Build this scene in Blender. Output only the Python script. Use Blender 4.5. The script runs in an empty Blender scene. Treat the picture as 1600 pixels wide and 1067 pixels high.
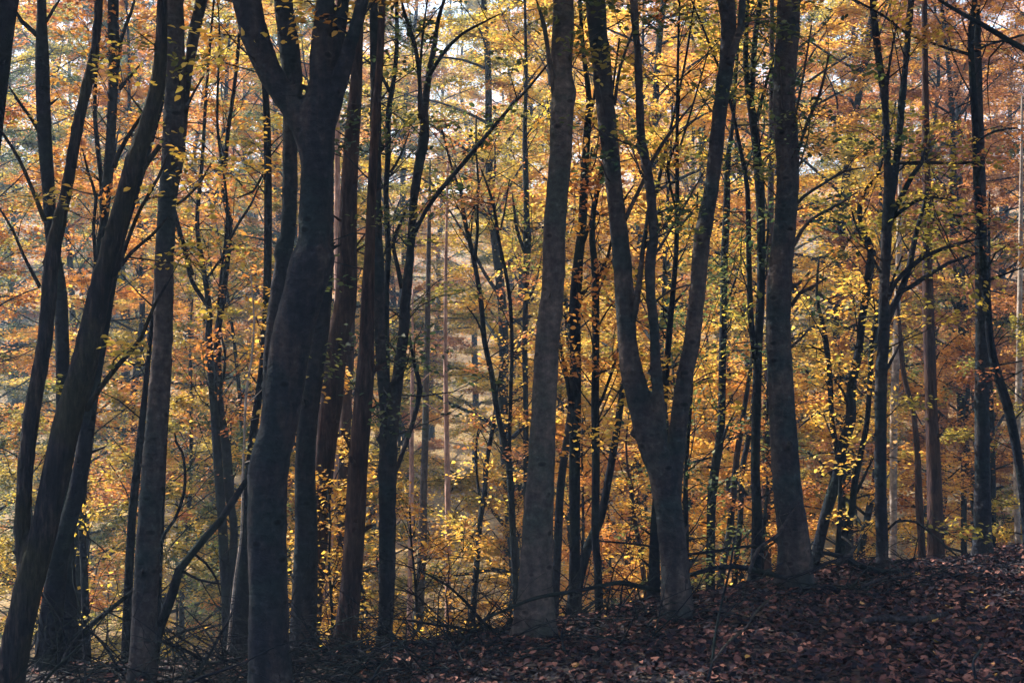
import bpy, math, random
import numpy as np
from mathutils import Vector

# ---------------------------------------------------------------- camera, world, sun, exposure
SC = bpy.context.scene
COL = SC.collection
FPX = 1600 * 50.0 / 36.0                     # focal length in photograph pixels
cam = bpy.data.cameras.new('camera'); cam.lens = 50; cam.sensor_width = 36
cam.clip_start = 0.1; cam.clip_end = 2000
camo = bpy.data.objects.new('camera', cam); COL.objects.link(camo)
camo.location = (0, 0, 0); camo.rotation_euler = (math.radians(90), 0, 0)
SC.camera = camo

SUN_EL, SUN_AZ = math.radians(38), math.radians(-54)   # azimuth measured from +Y towards +X
sd = Vector((math.sin(SUN_AZ) * math.cos(SUN_EL), math.cos(SUN_AZ) * math.cos(SUN_EL), math.sin(SUN_EL)))
W = bpy.data.worlds.new('World'); SC.world = W; W.use_nodes = True
wn = W.node_tree.nodes; wl = W.node_tree.links
bg = wn['Background']; bg.inputs['Strength'].default_value = 0.09
sky = wn.new('ShaderNodeTexSky'); sky.sky_type = 'NISHITA'; sky.sun_disc = False
sky.sun_elevation = SUN_EL; sky.sun_rotation = SUN_AZ
sky.dust_density = 1.6; sky.air_density = 1.0; sky.ozone_density = 1.0
wl.new(sky.outputs[0], bg.inputs['Color'])
sl = bpy.data.lights.new('sun', 'SUN'); sl.energy = 5.0; sl.angle = math.radians(0.5); sl.color = (1.0, 0.88, 0.74)
so = bpy.data.objects.new('sun', sl); COL.objects.link(so)
so.rotation_euler = sd.to_track_quat('Z', 'Y').to_euler()
SC.view_settings.view_transform = 'Standard'; SC.view_settings.look = 'None'
SC.view_settings.gamma = 1; SC.view_settings.exposure = 2.22
SC.render.engine = 'CYCLES'
SC.cycles.max_bounces = 8; SC.cycles.diffuse_bounces = 4; SC.cycles.glossy_bounces = 2
SC.cycles.transmission_bounces = 4; SC.cycles.volume_bounces = 0
SC.cycles.caustics_reflective = False; SC.cycles.caustics_refractive = False
SC.cycles.sample_clamp_indirect = 6

# ---------------------------------------------------------------- helpers
def rng(s): return np.random.default_rng(s)

def P(x, y, Y):
    """a point of the photograph (1600 x 1067 pixels) set at its own distance Y in metres"""
    return np.array([(x - 800.0) * Y / FPX, Y, -(y - 533.5) * Y / FPX])

def link(o, parent=None):
    COL.objects.link(o)
    if parent is not None: o.parent = parent
    return o

def mesh_from(name, V, F, mats, smooth=True, tint=None, mi=None):
    """F: a list of (k, n) integer arrays"""
    me = bpy.data.meshes.new(name)
    V = np.asarray(V, dtype=np.float32)
    nf = sum(len(f) for f in F); nl = sum(f.size for f in F)
    me.vertices.add(len(V)); me.vertices.foreach_set('co', V.ravel())
    me.loops.add(nl); me.polygons.add(nf)
    me.loops.foreach_set('vertex_index', np.concatenate([f.ravel() for f in F]).astype(np.int32))
    tot = np.concatenate([np.full(len(f), f.shape[1]) for f in F])
    st = np.concatenate([[0], np.cumsum(tot)[:-1]])
    me.polygons.foreach_set('loop_start', st.astype(np.int32))
    me.polygons.foreach_set('loop_total', tot.astype(np.int32))
    if smooth: me.polygons.foreach_set('use_smooth', np.ones(nf, dtype=bool))
    for m in mats: me.materials.append(m)
    if mi is not None: me.polygons.foreach_set('material_index', mi.astype(np.int32))
    if tint is not None:
        a = me.attributes.new('tint', 'FLOAT', 'FACE'); a.data.foreach_set('value', tint.astype(np.float32))
    me.update(); me.validate()
    return me

def catmull(pts, rad, step):
    pts = np.asarray(pts, float); rad = np.asarray(rad, float)
    n = len(pts)
    if n == 2:
        k = max(2, int(np.linalg.norm(pts[1] - pts[0]) / step) + 1)
        t = np.linspace(0, 1, k)[:, None]
        return pts[0] * (1 - t) + pts[1] * t, rad[0] * (1 - t[:, 0]) + rad[1] * t[:, 0]
    p = np.vstack([2 * pts[0] - pts[1], pts, 2 * pts[-1] - pts[-2]])
    op, orr = [], []
    for i in range(1, n):
        a, b, c, d = p[i - 1], p[i], p[i + 1], p[i + 2]
        k = max(1, int(round(np.linalg.norm(c - b) / step)))
        t = (np.arange(k) / k)[:, None]
        op.append(0.5 * ((2 * b) + (-a + c) * t + (2 * a - 5 * b + 4 * c - d) * t**2 + (-a + 3 * b - 3 * c + d) * t**3))
        orr.append(rad[i - 1] * (1 - t[:, 0]) + rad[i] * t[:, 0])
    op.append(pts[-1:]); orr.append(rad[-1:])
    return np.vstack(op), np.concatenate(orr)

class Mesher:
    def __init__(s): s.V, s.Q, s.n = [], [], 0
    def tube(s, pts, rad, step=0.2, seg=8, rough=0.0, seed=0, lobes=0.0):
        c, r = catmull(pts, rad, step)
        m = len(c)
        t = np.gradient(c, axis=0); t /= np.linalg.norm(t, axis=1)[:, None] + 1e-9
        up = np.array([0.31, 0.95, 0.05])
        u = up[None, :] - (t @ up)[:, None] * t; u /= np.linalg.norm(u, axis=1)[:, None] + 1e-9
        v = np.cross(t, u)
        th = np.arange(seg) * 2 * np.pi / seg
        R = np.repeat(r[:, None], seg, 1)
        if rough > 0 or lobes > 0:
            g = rng(seed); sarc = np.concatenate([[0], np.cumsum(np.linalg.norm(np.diff(c, axis=0), axis=1))])
            for _ in range(7):
                k = g.integers(1, 5); f = g.uniform(0.6, 5.0); ph = g.uniform(0, 6.28, 2)
                R *= 1 + rough * g.uniform(0.4, 1) * np.sin(k * th[None, :] + ph[0]) * np.sin(f * sarc[:, None] + ph[1])
            if lobes > 0:
                fl = np.exp(-sarc / 0.28)
                R *= 1 + lobes * fl[:, None] * (0.5 + 0.5 * np.cos(5 * th[None, :] + g.uniform(0, 6)) * 0.7 + 0.3 * np.cos(3 * th[None, :] + 1))
        ring = c[:, None, :] + R[..., None] * (np.cos(th)[None, :, None] * u[:, None, :] + np.sin(th)[None, :, None] * v[:, None, :])
        V = ring.reshape(-1, 3)
        i = np.arange(m - 1)[:, None] * seg; j = np.arange(seg)[None, :]; j2 = (j + 1) % seg
        Q = np.stack([i + j, i + j2, i + seg + j2, i + seg + j], -1).reshape(-1, 4)
        V = np.vstack([V, c[0], c[-1]])
        a, b = m * seg, m * seg + 1
        jj = np.arange(0, seg, 2); k1 = (jj + 1) % seg; k2 = (jj + 2) % seg
        caps = np.concatenate([np.stack([np.full_like(jj, a), k2, k1, jj], -1),
                               np.stack([np.full_like(jj, b), (m - 1) * seg + jj, (m - 1) * seg + k1, (m - 1) * seg + k2], -1)])
        s.V.append(V); s.Q.append(np.vstack([Q, caps]) + s.n); s.n += len(V)
    def mesh(s, name, mat, origin=(0, 0, 0)):
        return mesh_from(name, np.vstack(s.V) - np.asarray(origin), [np.vstack(s.Q)], [mat])

def norm(a): return a / (np.linalg.norm(a, axis=-1, keepdims=True) + 1e-9)

def leaf_verts(C, A, N, L, Wd):
    """kite leaves folded on the midrib: 4 vertices and one quad each"""
    A = norm(A); S = norm(np.cross(N, A)); N2 = np.cross(A, S)
    L = L[:, None]; Wd = Wd[:, None]
    b = C - A * L * 0.5; t = C + A * L * 0.5 - N2 * L * 0.10
    m = C - A * L * 0.06 + N2 * Wd * 0.14
    V = np.stack([b, m + S * Wd * 0.5, t, m - S * Wd * 0.5], 1).reshape(-1, 3)
    n = len(C)
    return V, np.arange(n * 4).reshape(n, 4)

def leaf_verts_fine(C, A, N, L, Wd):
    """pointed oval leaves with 6 outline points, folded on the midrib: two quads each"""
    A = norm(A); S = norm(np.cross(N, A)); N2 = np.cross(A, S)
    L = L[:, None]; Wd = Wd[:, None]
    b = C - A * L * 0.5; t = C + A * L * 0.5 - N2 * L * 0.12
    o = []
    for sg in (1, -1):
        o.append(C - A * L * 0.22 + S * sg * Wd * 0.44 + N2 * Wd * 0.13)
        o.append(C + A * L * 0.16 + S * sg * Wd * 0.42 + N2 * Wd * 0.10)
    V = np.stack([b, t, o[0], o[1], o[2], o[3]], 1).reshape(-1, 3)
    k = np.arange(len(C))[:, None] * 6
    Q = np.concatenate([k + np.array([0, 2, 3, 1]), k + np.array([0, 1, 5, 4])])
    return V, Q

def sprays(g, O, D, ln, wd, per, leaf=0.085, tilt=0.5, droop=0.12, thick=0.05):
    """flat leafy sprays: O origins, D horizontal-ish directions, ln lengths, wd half widths, per leaves in each"""
    n = len(O); D = norm(D)
    Z = np.array([0, 0, 1.0]); S = norm(np.cross(D, Z))
    U = np.cross(S, D)
    idx = np.repeat(np.arange(n), per); m = len(idx)
    t = g.uniform(0, 1, m) ** 0.8; s = g.normal(0, 0.5, m) * (1.15 - 0.7 * t)
    C = O[idx] + D[idx] * (t * ln[idx])[:, None] + S[idx] * (s * wd[idx])[:, None]
    C += U[idx] * (g.normal(0, 1, m) * thick)[:, None]
    C[:, 2] -= droop * ln[idx] * t ** 2
    A = D[idx] * 0.8 + S[idx] * (np.sign(s) * g.uniform(0.2, 1.4, m))[:, None] + g.normal(0, 0.25, (m, 3))
    N = Z[None, :] + g.normal(0, tilt, (m, 3))
    L = leaf * g.uniform(0.6, 1.15, m)
    ti = np.clip(g.uniform(0, 1, n)[idx] * 0.55 + g.uniform(0, 1, m) * 0.45, 0, 1)
    return C, A, N, L, L * g.uniform(0.55, 0.72, m), ti

def put(o, **k):
    for a, b in k.items(): o[a] = b
    return o

def thing(name, label, cat, loc, group=None):
    o = bpy.data.objects.new(name, None); COL.objects.link(o); o.location = tuple(float(q) for q in loc)
    o.empty_display_size = 0.3
    o['label'] = label; o['category'] = cat
    if group: o['group'] = group
    return o

def part(name, me, parent):
    o = bpy.data.objects.new(name, me); link(o, parent); return o

# ---------------------------------------------------------------- materials
def new_mat(name):
    m = bpy.data.materials.new(name); m.use_nodes = True
    nt = m.node_tree
    for n in list(nt.nodes):
        if n.type != 'OUTPUT_MATERIAL': nt.nodes.remove(n)
    return m, nt, nt.nodes, nt.links, [n for n in nt.nodes if n.type == 'OUTPUT_MATERIAL'][0]

def ramp(nd, stops):
    r = nd.new('ShaderNodeValToRGB'); e = r.color_ramp.elements
    while len(e) < len(stops): e.new(0.5)
    for k, (p, c) in enumerate(stops): e[k].position = p; e[k].color = (*c, 1)
    return r

def bark(name, cols, scale=(6, 6, 1.6), bump=0.5, moss=None, rings=True, dist=0.03):
    m, nt, nd, lk, out = new_mat(name)
    tc = nd.new('ShaderNodeTexCoord'); mp = nd.new('ShaderNodeMapping'); mp.inputs['Scale'].default_value = scale
    lk.new(tc.outputs['Object'], mp.inputs['Vector'])
    n1 = nd.new('ShaderNodeTexNoise'); n1.inputs['Scale'].default_value = 1.0; n1.inputs['Detail'].default_value = 8; n1.inputs['Roughness'].default_value = 0.65
    lk.new(mp.outputs[0], n1.inputs['Vector'])
    r = ramp(nd, [(0.3, cols[0]), (0.5, cols[1]), (0.72, cols[2])]); lk.new(n1.outputs[0], r.inputs[0])
    # blotches
    n2 = nd.new('ShaderNodeTexNoise'); n2.inputs['Scale'].default_value = 2.3; n2.inputs['Detail'].default_value = 5
    lk.new(tc.outputs['Object'], n2.inputs['Vector'])
    r2 = ramp(nd, [(0.47, (0, 0, 0)), (0.60, (1, 1, 1))]); lk.new(n2.outputs[0], r2.inputs[0])
    mx = nd.new('ShaderNodeMix'); mx.data_type = 'RGBA'
    lk.new(r2.outputs[0], mx.inputs[0]); lk.new(r.outputs[0], mx.inputs[6]); mx.inputs[7].default_value = (*(moss or cols[2]), 1)
    ml = nd.new('ShaderNodeMath'); ml.operation = 'MULTIPLY'; ml.inputs[1].default_value = 0.8; lk.new(r2.outputs[0], ml.inputs[0]); lk.new(ml.outputs[0], mx.inputs[0])
    # fine horizontal wrinkles (smooth bark) or vertical furrows
    mp3 = nd.new('ShaderNodeMapping'); mp3.inputs['Scale'].default_value = (6, 6, 15) if rings else (34, 34, 5)
    lk.new(tc.outputs['Object'], mp3.inputs['Vector'])
    n3 = nd.new('ShaderNodeTexNoise'); n3.inputs['Scale'].default_value = 1.0; n3.inputs['Detail'].default_value = 6; n3.inputs['Distortion'].default_value = 0.6
    lk.new(mp3.outputs[0], n3.inputs['Vector'])
    r3 = ramp(nd, [(0.3, (0.6, 0.6, 0.62)), (0.6, (1.05, 1.05, 1.05))]); lk.new(n3.outputs[0], r3.inputs[0])
    mu = nd.new('ShaderNodeMix'); mu.data_type = 'RGBA'; mu.blend_type = 'MULTIPLY'; mu.inputs[0].default_value = 0.35 if rings else 0.75
    lk.new(mx.outputs[2], mu.inputs[6]); lk.new(r3.outputs[0], mu.inputs[7])
    n4 = nd.new('ShaderNodeTexNoise'); n4.inputs['Scale'].default_value = 1.0; n4.inputs['Detail'].default_value = 7; n4.inputs['Roughness'].default_value = 0.7
    m4 = nd.new('ShaderNodeMapping'); m4.inputs['Scale'].default_value = (15, 15, 17) if rings else (34, 34, 8); lk.new(tc.outputs['Object'], m4.inputs['Vector']); lk.new(m4.outputs[0], n4.inputs['Vector'])
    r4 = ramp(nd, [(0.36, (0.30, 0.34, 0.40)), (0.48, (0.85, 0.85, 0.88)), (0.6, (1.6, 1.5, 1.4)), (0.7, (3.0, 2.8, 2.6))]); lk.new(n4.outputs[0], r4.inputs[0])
    mq = nd.new('ShaderNodeMix'); mq.data_type = 'RGBA'; mq.blend_type = 'MULTIPLY'; mq.inputs[0].default_value = 0.55
    lk.new(mu.outputs[2], mq.inputs[6]); lk.new(r4.outputs[0], mq.inputs[7])
    vk = nd.new('ShaderNodeTexVoronoi'); vk.inputs['Scale'].default_value = 1.0
    mk = nd.new('ShaderNodeMapping'); mk.inputs['Scale'].default_value = (4.0, 4.0, 6.5); lk.new(tc.outputs['Object'], mk.inputs['Vector']); lk.new(mk.outputs[0], vk.inputs['Vector'])
    rk = ramp(nd, [(0.06, (0.15, 0.16, 0.2)), (0.13, (0.6, 0.6, 0.62)), (0.17, (1.35, 1.3, 1.25)), (0.24, (1, 1, 1))]); lk.new(vk.outputs['Distance'], rk.inputs[0])
    mz = nd.new('ShaderNodeMix'); mz.data_type = 'RGBA'; mz.blend_type = 'MULTIPLY'; mz.inputs[0].default_value = 0.85 if rings else 0.0
    lk.new(mq.outputs[2], mz.inputs[6]); lk.new(rk.outputs[0], mz.inputs[7]); mu = mz
    b = nd.new('ShaderNodeBsdfPrincipled'); b.inputs['Roughness'].default_value = 0.9
    b.inputs['Specular IOR Level'].default_value = 0.06
    lk.new(mu.outputs[2], b.inputs['Base Color'])
    ad = nd.new('ShaderNodeMath'); ad.operation = 'ADD'; lk.new(n1.outputs[0], ad.inputs[0]); lk.new(n3.outputs[0], ad.inputs[1])
    ae = nd.new('ShaderNodeMath'); ae.operation = 'ADD'; lk.new(ad.outputs[0], ae.inputs[0]); lk.new(n4.outputs[0], ae.inputs[1]); ad = ae
    bp = nd.new('ShaderNodeBump'); bp.inputs['Strength'].default_value = bump; bp.inputs['Distance'].default_value = dist
    lk.new(ad.outputs[0], bp.inputs['Height']); lk.new(bp.outputs[0], b.inputs['Normal'])
    lk.new(b.outputs[0], out.inputs['Surface'])
    return m

BARK = {  # most barks have the navy of the shadows painted into their dark stops
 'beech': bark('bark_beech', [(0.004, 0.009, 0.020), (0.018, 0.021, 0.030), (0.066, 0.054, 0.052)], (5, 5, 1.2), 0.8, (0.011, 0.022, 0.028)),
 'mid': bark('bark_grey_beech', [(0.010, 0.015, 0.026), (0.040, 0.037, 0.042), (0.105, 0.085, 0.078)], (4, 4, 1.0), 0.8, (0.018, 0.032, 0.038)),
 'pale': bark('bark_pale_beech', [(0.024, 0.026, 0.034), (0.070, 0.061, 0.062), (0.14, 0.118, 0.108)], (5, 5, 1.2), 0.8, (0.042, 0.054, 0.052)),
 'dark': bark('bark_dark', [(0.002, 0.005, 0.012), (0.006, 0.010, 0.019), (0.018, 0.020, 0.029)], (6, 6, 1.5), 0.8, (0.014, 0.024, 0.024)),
 'rough': bark('bark_furrowed', [(0.003, 0.006, 0.013), (0.012, 0.014, 0.022), (0.060, 0.050, 0.050)], (22, 22, 3.0), 1.0, (0.03, 0.032, 0.022), False, 0.03),
 'pine': bark('bark_pine', [(0.007, 0.006, 0.012), (0.026, 0.017, 0.021), (0.085, 0.052, 0.050)], (14, 14, 3.0), 1.0, (0.06, 0.036, 0.03), False, 0.03),
 'litpine': bark('bark_painted_sunlit_pine', [(0.22, 0.14, 0.125), (0.40, 0.27, 0.23), (0.55, 0.40, 0.35)], (10, 10, 3.0), 0.7, (0.24, 0.14, 0.11), False, 0.02),  # lightened pine bark, pink sunlight painted into the colour
 'birch': bark('bark_birch', [(0.10, 0.085, 0.08), (0.28, 0.245, 0.225), (0.5, 0.46, 0.42)], (6, 6, 5.0), 0.4, (0.3, 0.27, 0.23)),
 'dead': bark('bark_dead', [(0.010, 0.013, 0.020), (0.032, 0.032, 0.040), (0.09, 0.08, 0.08)], (12, 12, 12), 0.8, (0.05, 0.05, 0.04), False),
}

def leaf_mat(name, stops, trans=0.55):
    """stops: palette over the per-leaf tint; world-space patches shift it so neighbouring boughs differ"""
    m, nt, nd, lk, out = new_mat(name)
    at = nd.new('ShaderNodeAttribute'); at.attribute_name = 'tint'
    ge = nd.new('ShaderNodeNewGeometry')
    nz = nd.new('ShaderNodeTexNoise'); nz.inputs['Scale'].default_value = 0.75; nz.inputs['Detail'].default_value = 3
    lk.new(ge.outputs['Position'], nz.inputs['Vector'])
    mr = nd.new('ShaderNodeMapRange'); mr.inputs[1].default_value = 0.3; mr.inputs[2].default_value = 0.7
    mr.inputs[3].default_value = -0.38; mr.inputs[4].default_value = 0.38
    lk.new(nz.outputs[0], mr.inputs[0])
    ad = nd.new('ShaderNodeMath'); ad.use_clamp = True; lk.new(at.outputs['Fac'], ad.inputs[0]); lk.new(mr.outputs[0], ad.inputs[1])
    r = ramp(nd, stops); lk.new(ad.outputs[0], r.inputs[0])
    d = nd.new('ShaderNodeBsdfPrincipled'); d.inputs['Roughness'].default_value = 0.6; d.inputs['Specular IOR Level'].default_value = 0.3
    t = nd.new('ShaderNodeBsdfTranslucent')
    hs = nd.new('ShaderNodeHueSaturation'); hs.inputs['Saturation'].default_value = 1.05; hs.inputs['Value'].default_value = 1.2
    lk.new(r.outputs[0], d.inputs['Base Color']); lk.new(r.outputs[0], hs.inputs['Color']); lk.new(hs.outputs[0], t.inputs['Color'])
    mx = nd.new('ShaderNodeMixShader'); mx.inputs[0].default_value = trans
    lk.new(d.outputs[0], mx.inputs[1]); lk.new(t.outputs[0], mx.inputs[2]); lk.new(mx.outputs[0], out.inputs['Surface'])
    return m

LEAF = {
 'gold': leaf_mat('leaf_gold', [(0.0, (0.36, 0.16, 0.055)), (0.3, (0.62, 0.34, 0.075)), (0.65, (0.74, 0.47, 0.105)), (1.0, (0.60, 0.49, 0.11))]),
 'orange': leaf_mat('leaf_orange', [(0.0, (0.25, 0.09, 0.042)), (0.35, (0.48, 0.205, 0.06)), (0.7, (0.62, 0.32, 0.08)), (1.0, (0.60, 0.40, 0.10))]),
 'rust': leaf_mat('leaf_rust', [(0.0, (0.13, 0.05, 0.035)), (0.4, (0.29, 0.12, 0.052)), (0.75, (0.43, 0.20, 0.07)), (1.0, (0.50, 0.30, 0.09))]),
 'olive': leaf_mat('leaf_olive', [(0.0, (0.07, 0.09, 0.03)), (0.35, (0.25, 0.22, 0.048)), (0.7, (0.50, 0.37, 0.07)), (1.0, (0.64, 0.40, 0.085))]),
 'green': leaf_mat('leaf_green', [(0.0, (0.015, 0.038, 0.028)), (0.45, (0.05, 0.085, 0.036)), (0.8, (0.15, 0.175, 0.05)), (1.0, (0.36, 0.29, 0.07))], 0.45),
}
def litter_mat():
    m, nt, nd, lk, out = new_mat('leaf_litter')
    at = nd.new('ShaderNodeAttribute'); at.attribute_name = 'tint'
    r = ramp(nd, [(0.0, (0.006, 0.009, 0.018)), (0.36, (0.020, 0.015, 0.026)), (0.62, (0.105, 0.046, 0.044)), (0.92, (0.31, 0.15, 0.115)), (1.0, (0.55, 0.34, 0.09))])  # navy dark stops carry the shade in the gaps between leaves
    lk.new(at.outputs['Fac'], r.inputs[0])
    b = nd.new('ShaderNodeBsdfPrincipled'); b.inputs['Roughness'].default_value = 0.75; b.inputs['Specular IOR Level'].default_value = 0.12
    tc = nd.new('ShaderNodeTexCoord'); nz = nd.new('ShaderNodeTexNoise'); nz.inputs['Scale'].default_value = 60; nz.inputs['Detail'].default_value = 4
    lk.new(tc.outputs['Object'], nz.inputs['Vector'])
    mu = nd.new('ShaderNodeMix'); mu.data_type = 'RGBA'; mu.blend_type = 'MULTIPLY'; mu.inputs[0].default_value = 0.6
    rr = ramp(nd, [(0.35, (0.45, 0.45, 0.45)), (0.65, (1.2, 1.2, 1.2))]); lk.new(nz.outputs[0], rr.inputs[0])
    lk.new(r.outputs[0], mu.inputs[6]); lk.new(rr.outputs[0], mu.inputs[7]); lk.new(mu.outputs[2], b.inputs['Base Color'])
    lk.new(b.outputs[0], out.inputs['Surface']); return m
def ground_mat():
    m, nt, nd, lk, out = new_mat('forest_floor')
    tc = nd.new('ShaderNodeTexCoord')
    v = nd.new('ShaderNodeTexVoronoi'); v.inputs['Scale'].default_value = 16; lk.new(tc.outputs['Object'], v.inputs['Vector'])
    sp = nd.new('ShaderNodeSeparateColor'); lk.new(v.outputs['Color'], sp.inputs[0])
    r = ramp(nd, [(0.0, (0.006, 0.008, 0.014)), (0.5, (0.022, 0.016, 0.020)), (0.85, (0.08, 0.045, 0.04)), (1.0, (0.16, 0.10, 0.06))]); lk.new(sp.outputs[0], r.inputs[0])  # shadow navy of the gaps is put into the near floor colour
    n = nd.new('ShaderNodeTexNoise'); n.inputs['Scale'].default_value = 1.2; n.inputs['Detail'].default_value = 8; lk.new(tc.outputs['Object'], n.inputs['Vector'])
    r2 = ramp(nd, [(0.35, (0.4, 0.42, 0.4)), (0.65, (1.0, 1.0, 1.0))]); lk.new(n.outputs[0], r2.inputs[0])
    mu = nd.new('ShaderNodeMix'); mu.data_type = 'RGBA'; mu.blend_type = 'MULTIPLY'; mu.inputs[0].default_value = 1
    lk.new(r.outputs[0], mu.inputs[6]); lk.new(r2.outputs[0], mu.inputs[7])
    # beyond the slope the floor colour turns to brighter ochre and yellow leaf tones
    sx = nd.new('ShaderNodeSeparateXYZ'); lk.new(tc.outputs['Object'], sx.inputs[0])
    mr = nd.new('ShaderNodeMapRange'); mr.inputs[1].default_value = 16; mr.inputs[2].default_value = 24; lk.new(sx.outputs[1], mr.inputs[0])
    rf = ramp(nd, [(0.0, (0.06, 0.04, 0.02)), (0.4, (0.18, 0.11, 0.04)), (0.8, (0.36, 0.22, 0.06)), (1.0, (0.16, 0.17, 0.045))]); lk.new(sp.outputs[1], rf.inputs[0])
    mf = nd.new('ShaderNodeMix'); mf.data_type = 'RGBA'; lk.new(mr.outputs[0], mf.inputs[0]); lk.new(mu.outputs[2], mf.inputs[6]); lk.new(rf.outputs[0], mf.inputs[7])
    b = nd.new('ShaderNodeBsdfPrincipled'); b.inputs['Roughness'].default_value = 0.95
    lk.new(mf.outputs[2], b.inputs['Base Color'])
    bp = nd.new('ShaderNodeBump'); bp.inputs['Strength'].default_value = 0.8; bp.inputs['Distance'].default_value = 0.04
    lk.new(v.outputs['Distance'], bp.inputs['Height']); lk.new(bp.outputs[0], b.inputs['Normal'])
    lk.new(b.outputs[0], out.inputs['Surface']); return m
M_LITTER, M_GROUND = litter_mat(), ground_mat()

# ---------------------------------------------------------------- terrain
CR = [(-400, 1062, 12.0), (0, 1052, 12.0), (400, 1046, 12.0), (600, 1026, 12.4), (835, 990, 12.5), (1058, 945, 13.0),
      (1243, 911, 13.6), (1400, 885, 14.6), (1600, 866, 15.6), (2000, 830, 16.0), (2600, 790, 16.0)]
CX = np.array([(a - 800) * c / FPX for a, b, c in CR]); CZ = np.array([-(b - 533.5) * c / FPX for a, b, c in CR]); CY = np.array([c for a, b, c in CR])
def height(X, Y):
    X = np.asarray(X, float); Y = np.asarray(Y, float)
    zc = np.interp(X, CX, CZ); yc = np.interp(X, CX, CY)
    d = Y - yc
    front = -0.035 * np.clip(-d, 0, 40)
    back = np.clip(d, 0, None)
    w = 0.8
    drop = np.where(back < w, 0.5 * back**2 / w, back - 0.5 * w)
    drop = np.where(back < 17, drop, 17 - 0.5 * w + 0.03 * (back - 17))
    z = zc + front - 0.27 * drop
    near = np.exp(-np.clip(d, 0, None) / 4.0)
    z += 0.035 * np.sin(X * 2.1 + 0.7 * Y) * np.sin(Y * 1.7 - X * 0.6) * near + 0.02 * np.sin(5.1 * X + 1.3) * np.sin(4.3 * Y)
    z += (1 - near) * 0.25 * np.sin(X * 0.31 + 1) * np.sin(Y * 0.27)
    far = np.clip((Y - 62) / 130, 0, 1)
    z = z + far * 29 * (1 - near)
    return z

def build_ground():
    xs = np.concatenate([np.linspace(-220, -14, 34)[:-1], np.arange(-14, 14.01, 0.2), np.linspace(14, 220, 34)[1:]])
    ys = np.concatenate([np.linspace(-60, 2, 12)[:-1], np.arange(2, 22.01, 0.2), np.geomspace(22.6, 420, 60)])
    X, Y = np.meshgrid(xs, ys); Z = height(X, Y)
    nx, ny = len(xs), len(ys)
    i = np.arange(ny - 1)[:, None] * nx + np.arange(nx - 1)[None, :]
    F = np.stack([i, i + 1, i + 1 + nx, i + nx], -1).reshape(-1, 4)
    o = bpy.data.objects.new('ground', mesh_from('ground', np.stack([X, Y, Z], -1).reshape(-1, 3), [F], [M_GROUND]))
    link(o); o['kind'] = 'structure'
build_ground()

def build_litter():
    g = rng(5)
    n = 125000
    X = g.uniform(-7, 10.2, n); Y = g.uniform(6.3, 17.5, n)
    px = 800 + X * FPX / Y
    yc = np.interp(X, CX, CY)
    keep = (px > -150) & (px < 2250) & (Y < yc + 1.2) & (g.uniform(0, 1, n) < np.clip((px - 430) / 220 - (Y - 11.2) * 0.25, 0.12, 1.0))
    X, Y = X[keep], Y[keep]; n = len(X)
    Z = height(X, Y) + g.uniform(0.0, 0.035, n)
    clump = 0.5 + 0.5 * np.sin(X * 3.1 + np.sin(Y * 2.3) * 2) * np.sin(Y * 2.7 + np.sin(X * 1.9) * 2)
    L = g.uniform(0.035, 0.09, n) * (0.85 + 0.25 * clump); Wd = L * g.uniform(0.5, 0.85, n)
    a = g.uniform(0, 2 * np.pi, n)
    N = norm(np.stack([g.normal(0, 0.42, n), g.normal(0, 0.42, n), np.ones(n)], 1))
    A = np.stack([np.cos(a), np.sin(a), np.zeros(n)], 1); A = norm(A - (A * N).sum(1)[:, None] * N); S = np.cross(N, A)
    cup = g.uniform(-0.1, 0.45, n); bend = g.normal(0.0, 0.5, n)
    tpl = [(-.5, 0, 0), (.5, 0, 0), (-.2, .5, 1), (-.2, 0, 0), (-.2, -.5, 1), (.18, .42, 1), (.18, 0, 0), (.18, -.42, 1)]
    Vs = []
    for (t, s, e) in tpl:
        je = 1 + g.normal(0, 0.12, n)
        Vs.append(np.stack([X, Y, Z + 0.01], 1) + A * (t * L)[:, None] + S * (s * Wd * je)[:, None]
                  + N * (e * cup * Wd * je * 0.6 - bend * L * (t ** 2) * 1.2 + 0.12 * L * g.normal(0, 0.3, n))[:, None])
    V = np.stack(Vs, 1).reshape(-1, 3); k = np.arange(n)[:, None] * 8
    F3 = np.concatenate([k + np.array(q) for q in ((0, 3, 2), (0, 4, 3), (1, 5, 6), (1, 6, 7))])
    F4 = np.concatenate([k + np.array(q) for q in ((2, 3, 6, 5), (3, 4, 7, 6))])
    ti = np.clip(g.beta(1.3, 1.7, n) * 0.95 + 0.16 * (clump - 0.5) + (g.uniform(0, 1, n) > 0.994) * 0.3, 0, 1)
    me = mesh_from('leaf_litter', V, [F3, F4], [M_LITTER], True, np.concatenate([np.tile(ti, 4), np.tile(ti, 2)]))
    o = link(bpy.data.objects.new('leaf_litter', me))
    put(o, kind='stuff', label='brown and rust fallen beech leaves covering the sloping ground', category='leaf litter')
build_litter()

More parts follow.
